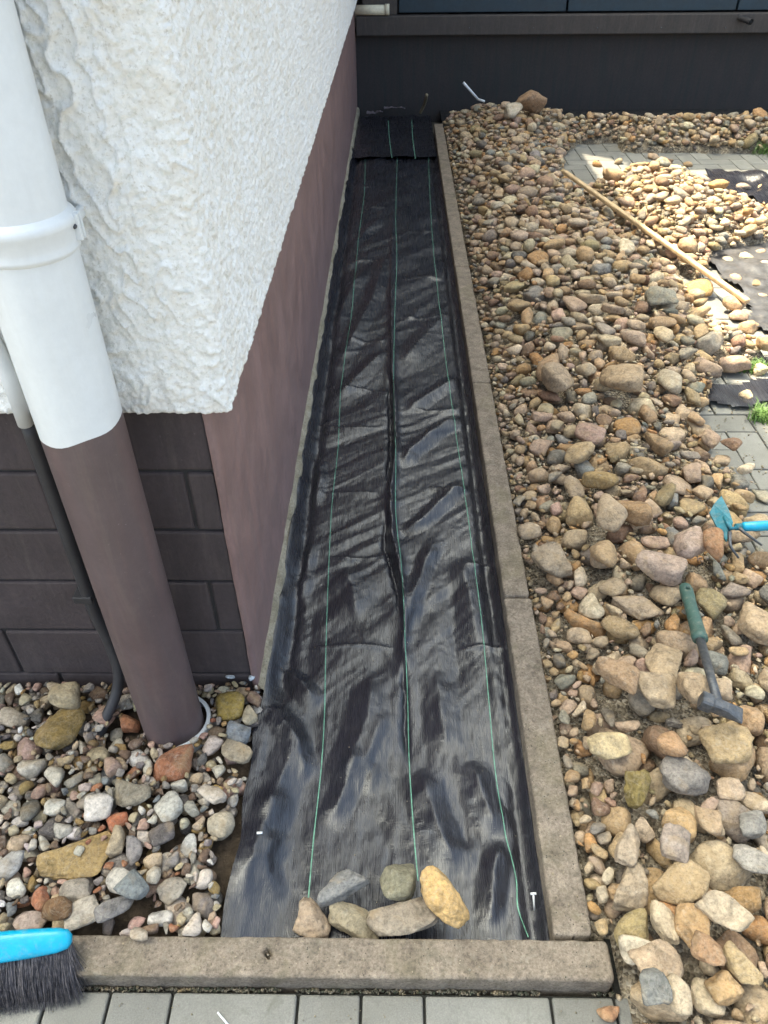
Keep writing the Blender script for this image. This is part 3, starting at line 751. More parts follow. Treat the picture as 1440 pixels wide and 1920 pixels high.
# grit core below the stones: only the upper layers are single stones
core = np.maximum(0, HB.T - .040) * HB.ok
HB.h[:] = core
HB.h[(HB.X < KX1 + .002) & (HB.Y > FRY1)] = KTOP + .004; HB.h[(HB.X < .348) & (HB.Y > FRY0 - .002) & (HB.Y <= FRY1 + .004)] = KTOP + .004
st = 3
cx, cy, ch = HB.X[::st, ::st], HB.Y[::st, ::st], core[::st, ::st]
P = np.stack([cx.ravel(), cy.ravel(), np.where(HB.ok[::st, ::st].ravel(), ch.ravel() + .004, -.02)], 1)
F = grid_faces(*cx.shape); fm = HB.ok[::st, ::st].ravel()[F].any(1)
tag(link('grit', mesh_np('grit', P, F[fm]), M_GRIT), 'fine dusty grit below the heaped stones', 'grit', kind='stuff')

def size_r():
    t = rng.uniform()
    base = rng.lognormal(math.log(.0285), .30)
    def f(x, y):
        d = x - KX1; b = base
        if y < .95: b *= 1.12
        if y > 3.4: b *= .92
        if d < .11 and y < 3.4: b = min(b, .010 + .2 * d) if t < .8 else b
        elif d < .10: b = min(b, .012 + .22 * d)
        return float(np.clip(b, .008, .050))
    return f
big = (dm > .03)
HB.fill(1700, size_r, PAL_R, tries=5, only=big, over=.6)
HR = [
    (1132, 1426, 80, 56, (.58, .5, .31), 'cream', 'angular pale yellow stone near the edging, above the big grey one', 3, 10, .6),
    (1190, 1494, 52, 52, (.24, .2, .075), 'olive', 'dark olive cube-like stone left of the big grey stone', 7, 0, .8),
    (1276, 1470, 92, 72, (.27, .265, .25), 'grey', 'big pitted grey stone in the near heap', 12, -30, .55),
    (1270, 1556, 60, 56, (.52, .38, .2), 'orange-brown', 'smooth yellow-orange round stone below the big grey one', 0, 20, .75),
    (1274, 1668, 92, 74, (.42, .34, .21), 'tan', 'large knobbly beige oval stone in the lower right heap', 10, 50, .55),
    (1178, 1668, 84, 66, (.40, .345, .255), 'beige', 'beige block-shaped stone near the front edging corner', 15, 80, .6),
    (1172, 1600, 84, 44, (.43, .375, .29), 'beige', 'narrow beige slab pointing up from the block-shaped stone', 5, 68, .5),
    (1254, 1606, 62, 46, (.36, .32, .28), 'grey', 'greyish mauve oval stone above the large knobbly one', 14, 70, .5),
    (1180, 1751, 64, 54, (.34, .29, .15), 'olive', 'greenish stained round stone at the end of the front edging', 2, 0, .7),
    (1188, 1797, 64, 52, (.6, .57, .47), 'cream', 'white round stone tucked under the greenish one', 18, 0, .5),
    (1222, 1832, 92, 74, (.46, .38, .28), 'beige', 'largest pinkish beige stone right of the front edging end', 4, 25, .55),
    (1236, 1748, 70, 44, (.52, .46, .34), 'cream', 'cream oblong stone standing beside the tan one', 17, 80, .6),
    (1284, 1757, 78, 56, (.42, .3, .165), 'tan', 'tan angular stone right of the cream oblong one', 19, 75, .55),
    (1338, 1742, 82, 62, (.48, .43, .33), 'cream', 'pale grey-cream block right of the tan angular stone', 23, -60, .6),
    (1252, 1898, 62, 46, (.55, .49, .37), 'cream', 'cream stone at the bottom picture edge', 20, 80, .7),
    (1346, 1868, 58, 50, (.48, .35, .19), 'orange-brown', 'warm tan egg-shaped stone near the bottom right', 26, 40, .7),
    (1308, 1812, 66, 50, (.36, .245, .15), 'reddish brown', 'brown stone lying next to the pinkish beige one', 29, -45, .6),
    (1376, 1830, 80, 50, (.45, .37, .22), 'tan', 'long mottled tan stone near the bottom right', 11, -50, .6),
    (1142, 1893, 40, 32, (.42, .26, .16), 'orange-brown', 'small terracotta pebble on the paving by the edging end', 32, -20, .7),
    (1242, 1256, 104, 58, (.44, .365, .25), 'tan', 'tall tan slab left of the hammer shaft', 28, 82, .5),
    (1218, 1317, 78, 62, (.45, .38, .27), 'beige', 'dish-shaped beige stone left of the hammer head', 16, -10, .5),
    (1152, 1308, 92, 48, (.41, .30, .19), 'tan', 'smooth brown tapered slab left of the dish-shaped stone', 9, -55, .5),
    (1288, 1322, 58, 50, (.45, .37, .26), 'beige', 'beige stone touching the hammer head', 33, 10, .7),
    (1232, 1087, 70, 56, (.42, .35, .30), 'pinkish beige', 'pinkish grey angled stone above the hammer handle', 21, 50, .6),
    (1126, 1064, 50, 46, (.47, .36, .22), 'orange-brown', 'yellowish round stone in the middle of the near heap', 24, 0, .75),
    (1196, 1138, 88, 38, (.41, .345, .26), 'beige', 'long beige slab pointing at the hammer handle', 35, -45, .5),
    (1282, 1055, 58, 40, (.45, .37, .32), 'pinkish beige', 'rosy beige stone between hammer end and blue hoe', 36, -20, .6),
    (1322, 1072, 44, 44, (.36, .215, .12), 'reddish brown', 'rust-brown stone right of the hammer end', 37, 0, .7),
    (1352, 1422, 88, 60, (.45, .36, .21), 'tan', 'lumpy yellow-tan stone below the hammer head', 6, 5, .6),
    (1246, 1430, 50, 40, (.46, .31, .18), 'orange-brown', 'orange stone just above the big grey one', 38, 15, .7),
    (1180, 976, 66, 36, (.36, .25, .14), 'reddish brown', 'brown flat stone left of the blue hoe', 39, -5, .55),
    (1138, 1000, 56, 52, (.42, .35, .25), 'beige', 'knobbly porous beige stone left of the blue hoe', 40, -20, .7),
    (1122, 907, 66, 30, (.33, .25, .12), 'olive', 'olive-brown long stone in the middle heap', 41, 0, .6),
    (1415, 1180, 66, 62, (.44, .36, .25), 'tan', 'curled tan stone right of the hammer handle', 42, -30, .6),
    (1406, 1352, 50, 46, (.46, .33, .2), 'orange-brown', 'smooth peach stone right of the hammer head', 0, 0, .7),
    (1236, 568, 52, 34, (.27, .28, .24), 'bluish grey', 'grey-green oval stone near the lower end of the batten', 13, 0, .55),
    (1308, 545, 46, 28, (.45, .31, .13), 'orange-brown', 'golden stone right below the batten', 14, 0, .6),
    (1026, 702, 46, 34, (.43, .315, .2), 'tan', 'tan rounded stone beside the edging in the middle heap', 2, 0, .7),
    (1254, 726, 42, 40, (.46, .43, .34), 'cream', 'pale egg-like stone near the right rim of the heap', 0, 0, .7),
    (1158, 742, 78, 48, (.42, .34, .23), 'tan', 'wide tan boulder in the middle of the heap', 10, -15, .6),
    (1104, 826, 58, 34, (.38, .28, .235), 'pinkish beige', 'mauve wedge-shaped stone in the middle of the heap', 34, -15, .55),
    (1082, 872, 48, 38, (.45, .36, .22), 'tan', 'tan egg-shaped stone below the mauve wedge', 20, -25, .7),
    (1040, 738, 60, 38, (.4, .33, .24), 'beige', 'long beige stone leaning left of the wide tan boulder', 17, 55, .6),
    (992, 1000, 46, 26, (.42, .36, .27), 'beige', 'beige stone right beside the joint in the edging', 22, 10, .6),
    (1030, 1072, 60, 48, (.38, .33, .25), 'grey', 'broad grey-beige stone close to the edging joint', 25, 20, .6),
    (1372, 690, 60, 26, (.38, .29, .22), 'pinkish beige', 'flat reddish stone at the heap rim by the grass tuft', 9, -10, .6),
    (1204, 1890, 54, 54, (.2, .22, .22), 'bluish grey', 'dark bluish stone below the pinkish beige one', 31, 0, .5),
    (1318, 1560, 46, 46, (.42, .33, .22), 'tan', 'small tan stone right of the yellow-orange one', 8, 0, .7),
    (1400, 1560, 60, 40, (.26, .27, .26), 'bluish grey', 'bluish grey stone near the right picture edge', 27, 10, .6),
    (1395, 1630, 66, 50, (.36, .36, .33), 'grey', 'grey angular stone at the right picture edge', 3, -20, .6),
]
for a in HR:
    a = list(a); a[4] = (a[4][0] * 1.06, a[4][1], a[4][2] * .92); HB.hero_put(*a)
for kx, (a, b) in enumerate([(1083, 1062), (1118, 1270)]): pass
HB.hero_put(992, 222, 60, 24, (.33, .215, .125), 'reddish brown', 'big brown boulder standing on the heap before the rear wall', 19, 20, 1.0, 30, 60, z=.12)
HB.hero_put(960, 228, 34, 26, (.55, .49, .37), 'cream', 'cream stone in front of the big brown boulder', 23, 10, .7)
HB.fill(2400, size_r, PAL_R, tries=6, over=.6)
near = HB.Y < 2.4
HB.fill(700, lambda: (lambda x, y: float(rng.uniform(.018, .036) if x - KX1 > .1 else rng.uniform(.01, .02))), PAL_R, tries=6, over=.75, only=HB.Y < 1.3)
HB.fill(400, lambda: (lambda x, y: float(rng.uniform(.012, .024))), PAL_R, tries=5, over=.7, only=near)
HB.fill(4500, lambda: (lambda x, y: float(rng.uniform(.0045, .012))), PAL_R, tries=2, over=.8, only=near)
HB.fill(2600, lambda: (lambda x, y: float(rng.uniform(.008, .018) * (1.25 if y > 3 else 1))), PAL_R, tries=4, over=.6)
# loose stones on the bare paving
HB.T[:] = np.where(HB.ok, HB.T, 0.0)
LOOSE = [(1322, 858, 34, 22), (1360, 872, 36, 20), (1296, 820, 26, 18), (1398, 738, 24, 22), (1345, 735, 14, 12), (1388, 905, 26, 18), (1430, 925, 26, 22), (1255, 300, 16, 12), (1335, 282, 18, 12), (1225, 292, 16, 12), (1290, 305, 14, 10), (1430, 350, 18, 12), (1395, 352, 26, 14),
         (1415, 505, 18, 14), (1420, 530, 22, 16), (1385, 590, 30, 20), (1405, 610, 34, 20), (1375, 575, 36, 24), (1405, 1020, 40, 26), (1430, 1150, 40, 30), (1425, 470, 20, 12), (1350, 455, 18, 12), (1390, 440, 20, 12), (1160, 300, 16, 10), (1120, 305, 16, 12), (1425, 690, 26, 16), (1400, 480, 22, 14), (1365, 485, 20, 12), (1430, 555, 24, 14), (1345, 475, 18, 12), (1415, 455, 20, 12), (1380, 520, 20, 14), (1435, 495, 22, 14)]
for i, (a, b, w, h) in enumerate(LOOSE):
    word, col = pick(PAL_R)
    HB.hero_put(a, b, w, h, col, word, '*loose', int(rng.integers(NSH)), float(rng.uniform(0, 180)), .65, z=.02)

# ------------------------------------------------------------------ stones become objects
def visible(bed):
    n = len(bed.st); cnt = np.bincount(bed.ids.ravel()[bed.ids.ravel() >= 0], minlength=n).astype(float)
    for i, s in enumerate(bed.st):
        u, v, zc = proj(s['p'])
        if not (-15 < u < 1455 and -15 < v < 1935): cnt[i] = 0
        dn = (CAM_H - s['p'][2]) / np.linalg.norm(s['p'] - CAM)
        cnt[i] *= (bed.g * F_PX / zc) ** 2 * max(.25, dn)
    return cnt
def place_stone(s, name, L):
    me = stone_mesh(s['k'], L, name); o = bpy.data.objects.new(name, me); COL.objects.link(o)
    M = Matrix([[*(s['R'][i] * s['s']), s['p'][i]] for i in range(3)] + [[0, 0, 0, 1]])
    o.matrix_world = M; o.color = (*[float(c) for c in s['col']], 1); return o
def size_word(r, lo, hi): return 'small' if r < lo else ('large' if r > hi else 'medium')
def form_word(s):
    a = s['s'] * SHAPES[s['k']][1]; a = np.sort(a)[::-1]; a = a / a[0]
    if a[1] < .62: return 'long'
    if a[2] < .5: return 'flat'
    return 'angular' if s['k'] % 4 == 3 else ('rounded' if a[1] > .8 else 'oval')
ZR = [(1250, 1880, 'by the bottom right picture corner'), (1120, 1560, 'along the front end of the edging'), (1210, 1700, 'right of the front edging corner'), (1400, 1700, 'near the lower right picture edge'), (1330, 1560, 'below the big grey stone'),
      (1080, 1330, 'between the edging and the hammer'), (1220, 1200, 'left of the green hammer handle'), (1390, 1250, 'right of the hammer'), (1400, 1420, 'below the hammer head'), (1250, 1400, 'just under the hammer head on its left'), (1040, 1150, 'beside the second edging stone joint'),
      (1150, 1060, 'left of the hammer end'), (1280, 960, 'left of the blue hoe'), (1400, 1080, 'below the blue hoe'), (1010, 930, 'beside the edging level with the blue hoe'), (1150, 880, 'in the near middle heap'), (1290, 830, 'next to the bare paving'),
      (960, 740, 'along the edging level with the dark fabric scrap'), (1090, 720, 'in the centre of the heap'), (1240, 680, 'at the right rim of the heap'), (920, 560, 'along the edging in the far half'), (1060, 560, 'in the far half of the heap'), (1200, 560, 'below the batten'),
      (900, 380, 'along the far edging'), (1030, 400, 'left of the upper batten end'), (1000, 270, 'at the far end before the boulder'), (1250, 400, 'in the sunlit pile behind the batten'), (1300, 245, 'in the row at the far edging'), (1400, 560, 'on the sunlit scrap by the batten'), (1350, 300, 'on the far bare paving')]
ZL = [(30, 1330, 'by the dark blocks at the far left'), (100, 1420, 'in the upper left of the pebble bed'), (200, 1330, 'beside the conduit foot'), (260, 1430, 'left of the downpipe foot'), (430, 1360, 'between downpipe foot and house corner'), (350, 1490, 'below the brick-red stone'), (440, 1470, 'along the membrane edge'),
      (40, 1530, 'at the left picture edge'), (140, 1510, 'above the mustard-tan slab'), (270, 1550, 'right of the mustard-tan slab'), (370, 1600, 'by the bare soil patch'), (60, 1680, 'just above the blue brush'), (200, 1670, 'under the mustard-tan slab'), (320, 1700, 'along the front edging'), (390, 1720, 'by the lower membrane corner')]
def zone(p, Z):
    u, v, _ = proj(p); return min(Z, key=lambda q: (q[0] - u) ** 2 + ((q[1] - v) * 1.1) ** 2)[2]
def emit(bed, name, mass, n_max, Z, lo, hi, group, cat, mass_label, avoid=None):
    cnt = visible(bed); hero = [i for i, s in enumerate(bed.st) if s['hero'] and s['hero'] != '*loose']
    order = [i for i in np.argsort(-cnt) if i not in set(hero) and cnt[i] > 12]
    labs = {}
    single = set(hero) | set(order[:max(0, n_max - len(hero))]); seen = set()
    Vs, Fs, Cs, nv = [], [], [], 0
    for i, s in enumerate(bed.st):
        if i in single:
            o = place_stone(s, name, 4 if s['hero'] and cnt[i] > 2500 else 3)
            if s['hero'] and s['hero'] != '*loose': lab = s['hero']
            else:
                lab = f"{size_word(s['s'].max(), lo, hi)} {s['word']} {form_word(s)} {cat} {zone(s['p'], Z)}"
            tag(o, lab, cat, group); labs.setdefault(lab, []).append((float(proj(s['p'])[0]), o))
        else:
            if cnt[i] <= 0 and bed.ids is not None and not (bed.ids == i).any(): continue
            u, v, zc = proj(s['p']); L = 2 if (s['s'].max() / zc * F_PX > 9) else 1
            V = (SHAPES[s['k']][0][L] * s['s']) @ s['R'].T + s['p']; F = ICO[L][1] + nv
            Vs.append(V); Fs.append(F); Cs.append(np.repeat(np.array([[*s['col'], 1.0]]), len(V), 0)); nv += len(V)
    for lab, lst in labs.items():
        if len(lst) > 1:
            lst.sort(key=lambda q: q[0]); names = ['leftmost'] + [['second', 'third', 'fourth', 'fifth'][min(q, 3)] + ' from left' for q in range(len(lst) - 2)] + ['rightmost']
            for nm, (_, o) in zip(names, lst): o['label'] = lab + ', ' + nm
    me = mesh_np(mass, np.concatenate(Vs), np.concatenate(Fs)); at = me.color_attributes.new('col', 'FLOAT_COLOR', 'POINT')
    at.data.foreach_set('color', np.concatenate(Cs).astype(np.float32).ravel())
    tag(link(mass, me, M_STONES), mass_label, cat + 's', kind='stuff')
    print(mass, len(bed.st), 'single', len(single), 'mass', len(Vs))
emit(LB, 'pebble', 'pebbles', 300, ZL, .012, .02, 'pebbles in the bed left of the membrane', 'pebble', 'smaller mixed pebbles filling the left bed')
emit(HB, 'stone', 'stones', 300, ZR, .026, .04, 'stones heaped right of the edging', 'stone', 'smaller mixed stones filling the heap on the right')

# ------------------------------------------------------------------ paving in herringbone
pv = tag(empty('pavement', (0, 0, 0)), kind='structure')
sand = link('joint_sand', mesh_np('joint_sand', [(-2, -1.5, -.007), (3.6, -1.5, -.007), (3.6, .45, -.007), (-2, .45, -.007), (.35, .45, -.007), (3.6, 5.79, -.007), (.35, 5.79, -.007)], [(0, 1, 2, 3), (4, 2, 5, 6)]), M_SAND); sand.parent = pv
def pavers():
    X0, Y0, gap = -0.353, 0.350, 0.0022
    meshes = {}; V_, F_, nv = [], [], 0; n_single = 0
    for i in range(-16, 40):
        for j in range(-14, 56):
            m = (i - j) % 4
            if m == 0: r = [X0 + .1 * i, X0 + .1 * i + .2, Y0 + .1 * j, Y0 + .1 * j + .1]
            elif m == 3: r = [X0 + .1 * i, X0 + .1 * i + .1, Y0 + .1 * j, Y0 + .1 * j + .2]
            else: continue
            cxm, cym = (r[0] + r[1]) / 2, (r[2] + r[3]) / 2
            if r[2] > 5.75 or r[0] > 3.4: continue
            if r[2] >= .448:
                if r[1] < .40: continue
                r[0] = max(r[0], .352)
            elif r[3] > .449 and r[0] < .352: r[3] = .449
            if r[1] - r[0] < .03 or r[3] - r[2] < .03: continue
            r = [r[0] + gap, r[1] - gap, r[2] + gap, r[3] - gap]
            cxm, cym = (r[0] + r[1]) / 2, (r[2] + r[3]) / 2
            key = (round(r[1] - r[0], 4), round(r[3] - r[2], 4))
            if key not in meshes:
                w, d = key[0] / 2, key[1] / 2; bm = box_bm(-w, w, -d, d, -.03, 0, 0.0035, 2)
                me = bpy.data.meshes.new('paver'); bm.to_mesh(me); bm.free(); me.materials.append(M_PAVER); meshes[key] = me
            u, v, _ = proj((cxm, cym, 0)); inview = -60 < u < 1500 and 180 < v < 1990
            if inview:
                a, b = int((r[0] - HB.x0) / HB.g), int((r[1] - HB.x0) / HB.g); c, d = int((r[2] - HB.y0) / HB.g), int((r[3] - HB.y0) / HB.g)
                if a >= 0 and c >= 0 and b < HB.nx and d < HB.ny and HB.ok[a:b, c:d].mean() > .9: inview = False
            z = random.uniform(-.0012, .0012)
            if inview and n_single < 300:
                o = bpy.data.objects.new('paver', meshes[key]); COL.objects.link(o); o.location = (cxm, cym, z)
                o.rotation_euler = (random.uniform(-.006, .006), random.uniform(-.006, .006), random.uniform(-.004, .004)); o.parent = pv; n_single += 1
            else:
                me = meshes[key]; co = np.empty(len(me.vertices) * 3); me.vertices.foreach_get('co', co)
                V_.append(co.reshape(-1, 3) + np.array([cxm, cym, z]))
                F_ += [[q + nv for q in p.vertices] for p in me.polygons]; nv += len(me.vertices)
    me = bpy.data.meshes.new('paver_field'); me.from_pydata(np.concatenate(V_).tolist(), [], F_); me.update()
    o = link('paver_field', me, M_PAVER, pv); o['kind'] = 'stuff'; print('pavers', n_single)
pavers()

# ------------------------------------------------------------------ the black membrane
def pxl(pts, z=-.010): return np.array([onz(a, b, z)[:2] for a, b in pts])
FOLDS = [  # pixel polyline, half width m, height m, sharpness
    ([(738, 300), (736, 420), (734, 560), (736, 690), (740, 770), (742, 850), (732, 930), (736, 1010), (748, 1060), (757, 1130), (758, 1215), (764, 1320), (770, 1430)], .011, .020, 1),
    ([(724, 930), (722, 1020), (735, 1060), (748, 1120), (755, 1200)], .006, -.018, 1), ([(730, 690), (732, 780), (733, 850), (722, 930)], .006, -.020, 1), ([(757, 1215), (760, 1330), (764, 1440)], .006, -.014, 1),
    ([(625, 700), (660, 640), (700, 560), (728, 470)], .022, .012, 0), ([(612, 660), (650, 560), (690, 490)], .02, .010, 0), ([(645, 480), (690, 430), (725, 400)], .02, .009, 0), ([(620, 760), (680, 700), (732, 650)], .022, .012, 0),
    ([(750, 690), (790, 640), (850, 580)], .03, .012, 0), ([(752, 780), (810, 740), (870, 700)], .02, .013, 0), ([(750, 880), (770, 850), (830, 800), (872, 780)], .018, .016, 0), ([(752, 1000), (790, 980), (840, 930), (880, 900)], .016, .015, 0),
    ([(760, 1190), (775, 1120), (800, 1050), (825, 1000)], .014, .012, 0), ([(640, 1060), (660, 1100), (672, 1180)], .03, .012, 0), ([(860, 1040), (880, 1120), (900, 1230)], .025, .010, 0), ([(835, 1010), (850, 1120), (858, 1240), (870, 1330)], .02, -.009, 0),
    ([(560, 1150), (570, 1080), (590, 1000)], .012, .010, 0), ([(595, 850), (600, 900), (585, 960)], .012, .011, 0), ([(590, 1120), (580, 1210), (570, 1290)], .014, -.007, 0),
    ([(520, 1250), (560, 1280), (600, 1330)], .015, .012, 0), ([(510, 1330), (560, 1400), (580, 1480)], .015, .012, 0), ([(640, 1480), (660, 1420), (690, 1350), (700, 1240)], .022, .013, 0), ([(615, 1560), (650, 1470), (680, 1400)], .016, .011, 0),
    ([(560, 1330), (545, 1430), (520, 1500), (490, 1560)], .02, .012, 0), ([(540, 1480), (510, 1540), (480, 1610), (460, 1720)], .018, .015, 0), ([(530, 1560), (500, 1620), (520, 1700)], .013, .010, 0), ([(790, 1430), (800, 1500), (830, 1580), (870, 1650)], .02, .016, 0),
    ([(880, 1420), (905, 1500), (940, 1570)], .018, .013, 0), ([(940, 1570), (925, 1640), (915, 1750)], .014, .014, 0), ([(850, 1440), (870, 1540), (880, 1600)], .02, -.012, 0), ([(930, 1180), (935, 1270), (950, 1380), (975, 1500)], .013, .010, 0), ([(690, 1520), (720, 1560), (740, 1640)], .02, -.008, 0),
    ([(700, 1500), (690, 1430), (720, 1330)], .018, .009, 0), ([(820, 1250), (825, 1340), (840, 1420)], .02, .010, 0), ([(560, 950), (555, 1050), (535, 1180), (520, 1280)], .010, .008, 0)]
ROWS = [(1215, 560, 760), (1043, 600, 720), (925, 585, 720), (1218, 850, 955), (735, 620, 735), (347, 670, 725), (388, 680, 730), (347, 750, 810), (432, 750, 825), (525, 745, 840), (592, 745, 850), (915, 800, 890), (640, 640, 735), (490, 660, 735), (1060, 860, 930), (800, 600, 730), (770, 760, 870)]
FX0, FX1 = WALLX + .011, KX0 - .002
def seg_dist(X, Y, pl):
    best = np.full(X.shape, 9.0); tt = np.zeros(X.shape); n = len(pl) - 1; side = np.zeros(X.shape)
    for i in range(n):
        a, b = pl[i], pl[i + 1]; ab = b - a; L = ab @ ab
        t = np.clip(((X - a[0]) * ab[0] + (Y - a[1]) * ab[1]) / L, 0, 1)
        dx = X - a[0] - t * ab[0]; dy = Y - a[1] - t * ab[1]; d = np.hypot(dx, dy); m = d < best
        best = np.where(m, d, best); tt = np.where(m, (i + t) / n, tt)
    return best, tt
FOLD_W = [(pxl(pl), w, a, s) for pl, w, a, s in FOLDS]
ROW_W = [(pxl([(xa, y), ((xa + xb) / 2, y + random.uniform(-6, 6)), (xb, y)]), .007, .0058, 1) for y, xa, xb in ROWS]
def fabric_z(X, Y):
    P = np.stack([X, Y, X * 0], 1)
    # soft wrinkles: diagonal far away, lengthwise near the camera
    k = np.clip((Y - 1.0) / 1.2, 0, 1); ang = math.radians(6) + k * math.radians(38)
    wx = X + .016 * noise(P * 6); wy = Y + .03 * noise(P * 5 + 4)
    u = wx * np.cos(ang) - wy * np.sin(ang) * .9; v = wx * np.sin(ang) + wy * np.cos(ang)
    Q = np.stack([u * 9.0, v * 2.4, X * 0], 1)
    amp = np.interp(Y, [.5, 1.0, 1.5, 3.0, 5.0], [.45, .55, .7, 1.0, 1.2])
    z = .010 * amp * noise(Q) + .009 * amp * (.35 - np.abs(noise(Q * 1.3 + 7))) + .0025 * noise(Q * np.array([2.3, 1.9, 1]) + 3) + .0008 * fbm(P * 38, 2) + .0030 * (.3 - np.abs(noise(np.stack([u * 30, v * 9, X * 0], 1) + .5 * noise(P * 14)[:, None]))) + .0016 * (.3 - np.abs(noise(P * np.array([55, 34, 1]))))
    for pl, w, a, s in FOLD_W + ROW_W:
        lo, hi = pl.min(0) - .12, pl.max(0) + .12
        m = (X > lo[0]) & (X < hi[0]) & (Y > lo[1]) & (Y < hi[1])
        if not m.any(): continue
        d, t = seg_dist(X[m] + .004 * noise(P[m] * 22), Y[m], pl)
        e = np.clip(np.minimum(t, 1 - t) * 3.5, 0, 1); e = e * e * (3 - 2 * e)
        if s: z[m] += 1.35 * a * e * np.exp(-d / w)
        else:
            q = np.clip(1 - np.sqrt(d * d + 6e-6) / (2.1 * w), 0, 1); z[m] += (1.45 if a > 0 else .7) * a * e * (.75 * q + .25 * q * q)
    # edges: up against the wall foot, down and up again at the edging
    dl = X - FX0; dr = FX1 - X
    wl_ = np.clip((Y - .98) / .1, 0, 1)
    z += wl_ * (.030 + .014 * noise(P * np.array([0, 5, 0]) + 2)) * np.exp(-(dl / .016) ** 2) - wl_ * .010 * np.exp(-((dl - .038) / .016) ** 2)
    z += (1 - wl_) * (.028 * np.exp(-(dl / .06) ** 2))
    z += (.010 + .012 * noise(P * np.array([0, 4, 0]) + 8)) * np.exp(-(dr / .007) ** 2) - .010 * np.exp(-((dr - .024) / .014) ** 2)
    return -.014 + np.maximum(z, -.022)
def sheet(x0, x1, y0, y1, dx, zf, ragged=0.0, dymul=1.0, th=.0):
    ys = [y0]
    while ys[-1] < y1: ys.append(ys[-1] + dx * dymul * max(1, ys[-1] / 1.3))
    ys = np.array(ys); xs = np.arange(x0, x1 + dx * .5, dx); X, Y = np.meshgrid(xs, ys, indexing='ij')
    if ragged:
        f = fbm(np.stack([xs * 14, xs * 0, xs * 0], 1), 3) * ragged; t = np.clip((Y - y1 + .25) / .25, 0, 1); Y = Y + t * f[:, None]
    Z = zf(X.ravel(), Y.ravel())
    return np.stack([X.ravel(), Y.ravel(), Z], 1), grid_faces(len(xs), len(ys))
mb = tag(empty('membrane', (-.02, 3, 0)), 'long crumpled black woven weed membrane between house and edging', 'weed membrane')
P, F = sheet(FX0, FX1, FRY1 + .003, 5.25, .0042, fabric_z)
# left border wanders a little in front of the house
t = np.clip(1 - (P[:, 0] - FX0) / .08, 0, 1) * np.clip((1.02 - P[:, 1]) / .1, 0, 1)
P[:, 0] += t * (.012 * noise(P * np.array([0, 8, 0]) + 3) - .004)
P[:, 2] += t * .006
child(link('sheet', mesh_np('sheet', P, F), M_FABRIC), mb)
GREEN = [[(685, 292), (683, 360), (672, 450), (662, 560), (655, 620), (640, 720), (634, 830), (622, 950), (615, 1090), (611, 1215), (608, 1340), (602, 1440), (588, 1570), (578, 1684)],
         [(745, 292), (742, 400), (744, 480), (740, 600), (738, 740), (742, 860), (742, 960), (752, 1060), (756, 1130), (760, 1215), (764, 1300), (768, 1440), (776, 1560), (784, 1650)],
         [(803, 292), (808, 400), (814, 480), (826, 590), (838, 690), (852, 790), (868, 900), (882, 1000), (896, 1110), (908, 1215), (918, 1330), (930, 1450), (948, 1560), (968, 1640), (972, 1700), (992, 1752)]]
def thread(pts, zf, parent, w=.0011, z=-.008):
    pl = smooth(np.column_stack([pxl(pts, z), np.zeros(len(pts))]), 30)[:, :2]
    T = np.gradient(pl, axis=0); T /= np.linalg.norm(T, axis=1)[:, None]; Nn = np.stack([-T[:, 1], T[:, 0]], 1)
    V = []
    for o in (-1, 0, 1):
        q = pl + Nn * w * o; V.append(np.column_stack([q, zf(q[:, 0], q[:, 1]) + .0009]))
    n = len(pl); V = np.stack(V, 1).reshape(-1, 3)
    child(link('marker_thread', mesh_np('marker_thread', V, grid_faces(n, 3)), M_GREEN_THREAD), parent)
for gpts in GREEN: thread(gpts, fabric_z, mb)
mp = tag(empty('membrane_piece', (0, 5.7, 0)), 'separate dark membrane piece overlapping the far end of the long one', 'weed membrane')
def fz2(X, Y):
    P = np.stack([X, Y, X * 0], 1)
    return .004 + .010 * noise(P * np.array([9, 4, 1])) + .004 * fbm(P * 20, 2) - .016 * np.clip((Y - 5.4) / .8, 0, 1) + .004 * np.exp(-((Y - 5.13) / .04) ** 2) * (1 + 2 * noise(P * 12))
P, F = sheet(FX0 + .008, FX1 - .004, 5.12, 6.24, .008, fz2, ragged=.07, dymul=.5)
child(link('sheet', mesh_np('sheet', P, F), M_FABRIC), mp)
for gp in ([(728, 214), (730, 250), (735, 288)], [(772, 212), (774, 250), (779, 290)]): thread(gp, fz2, mp, .0022, .03)

# six weight stones on the near end of the membrane
FB = Bed(-0.3, 0.27, 0.50, 0.80, 0.004)
FB.h = fabric_z(FB.X.ravel(), FB.Y.ravel()).reshape(FB.X.shape); FB.ok[:] = True; FB.T = FB.h.copy()
WS = [(587, 1722, 74, 62, (.42, .33, .23), 'tan', 'tan wedge-shaped weight stone, leftmost on the membrane', 7, 80, .75),
      (664, 1722, 108, 62, (.38, .335, .225), 'beige', 'broad olive-beige weight stone against the front edging', 28, -12, .6),
      (756, 1726, 134, 66, (.335, .29, .22), 'grey', 'wide grey-brown weight stone under the knobbly orange one', 10, 18, .5),
      (641, 1664, 104, 46, (.27, .275, .26), 'bluish grey', 'long bluish-grey weight stone lying behind the beige one', 9, 22, .7),
      (748, 1664, 70, 60, (.25, .24, .16), 'olive', 'round dark olive weight stone on the membrane', 0, 10, .75),
      (825, 1702, 112, 66, (.66, .45, .19), 'orange-brown', 'knobbly yellow-orange weight stone, rightmost on the membrane', 12, -58, .85)]
for a in WS: FB.hero_put(*a, z=.025)
for s in FB.st: tag(place_stone(s, 'weight_stone', 4), s['hero'], 'stone', 'weight stones on the near end of the membrane')

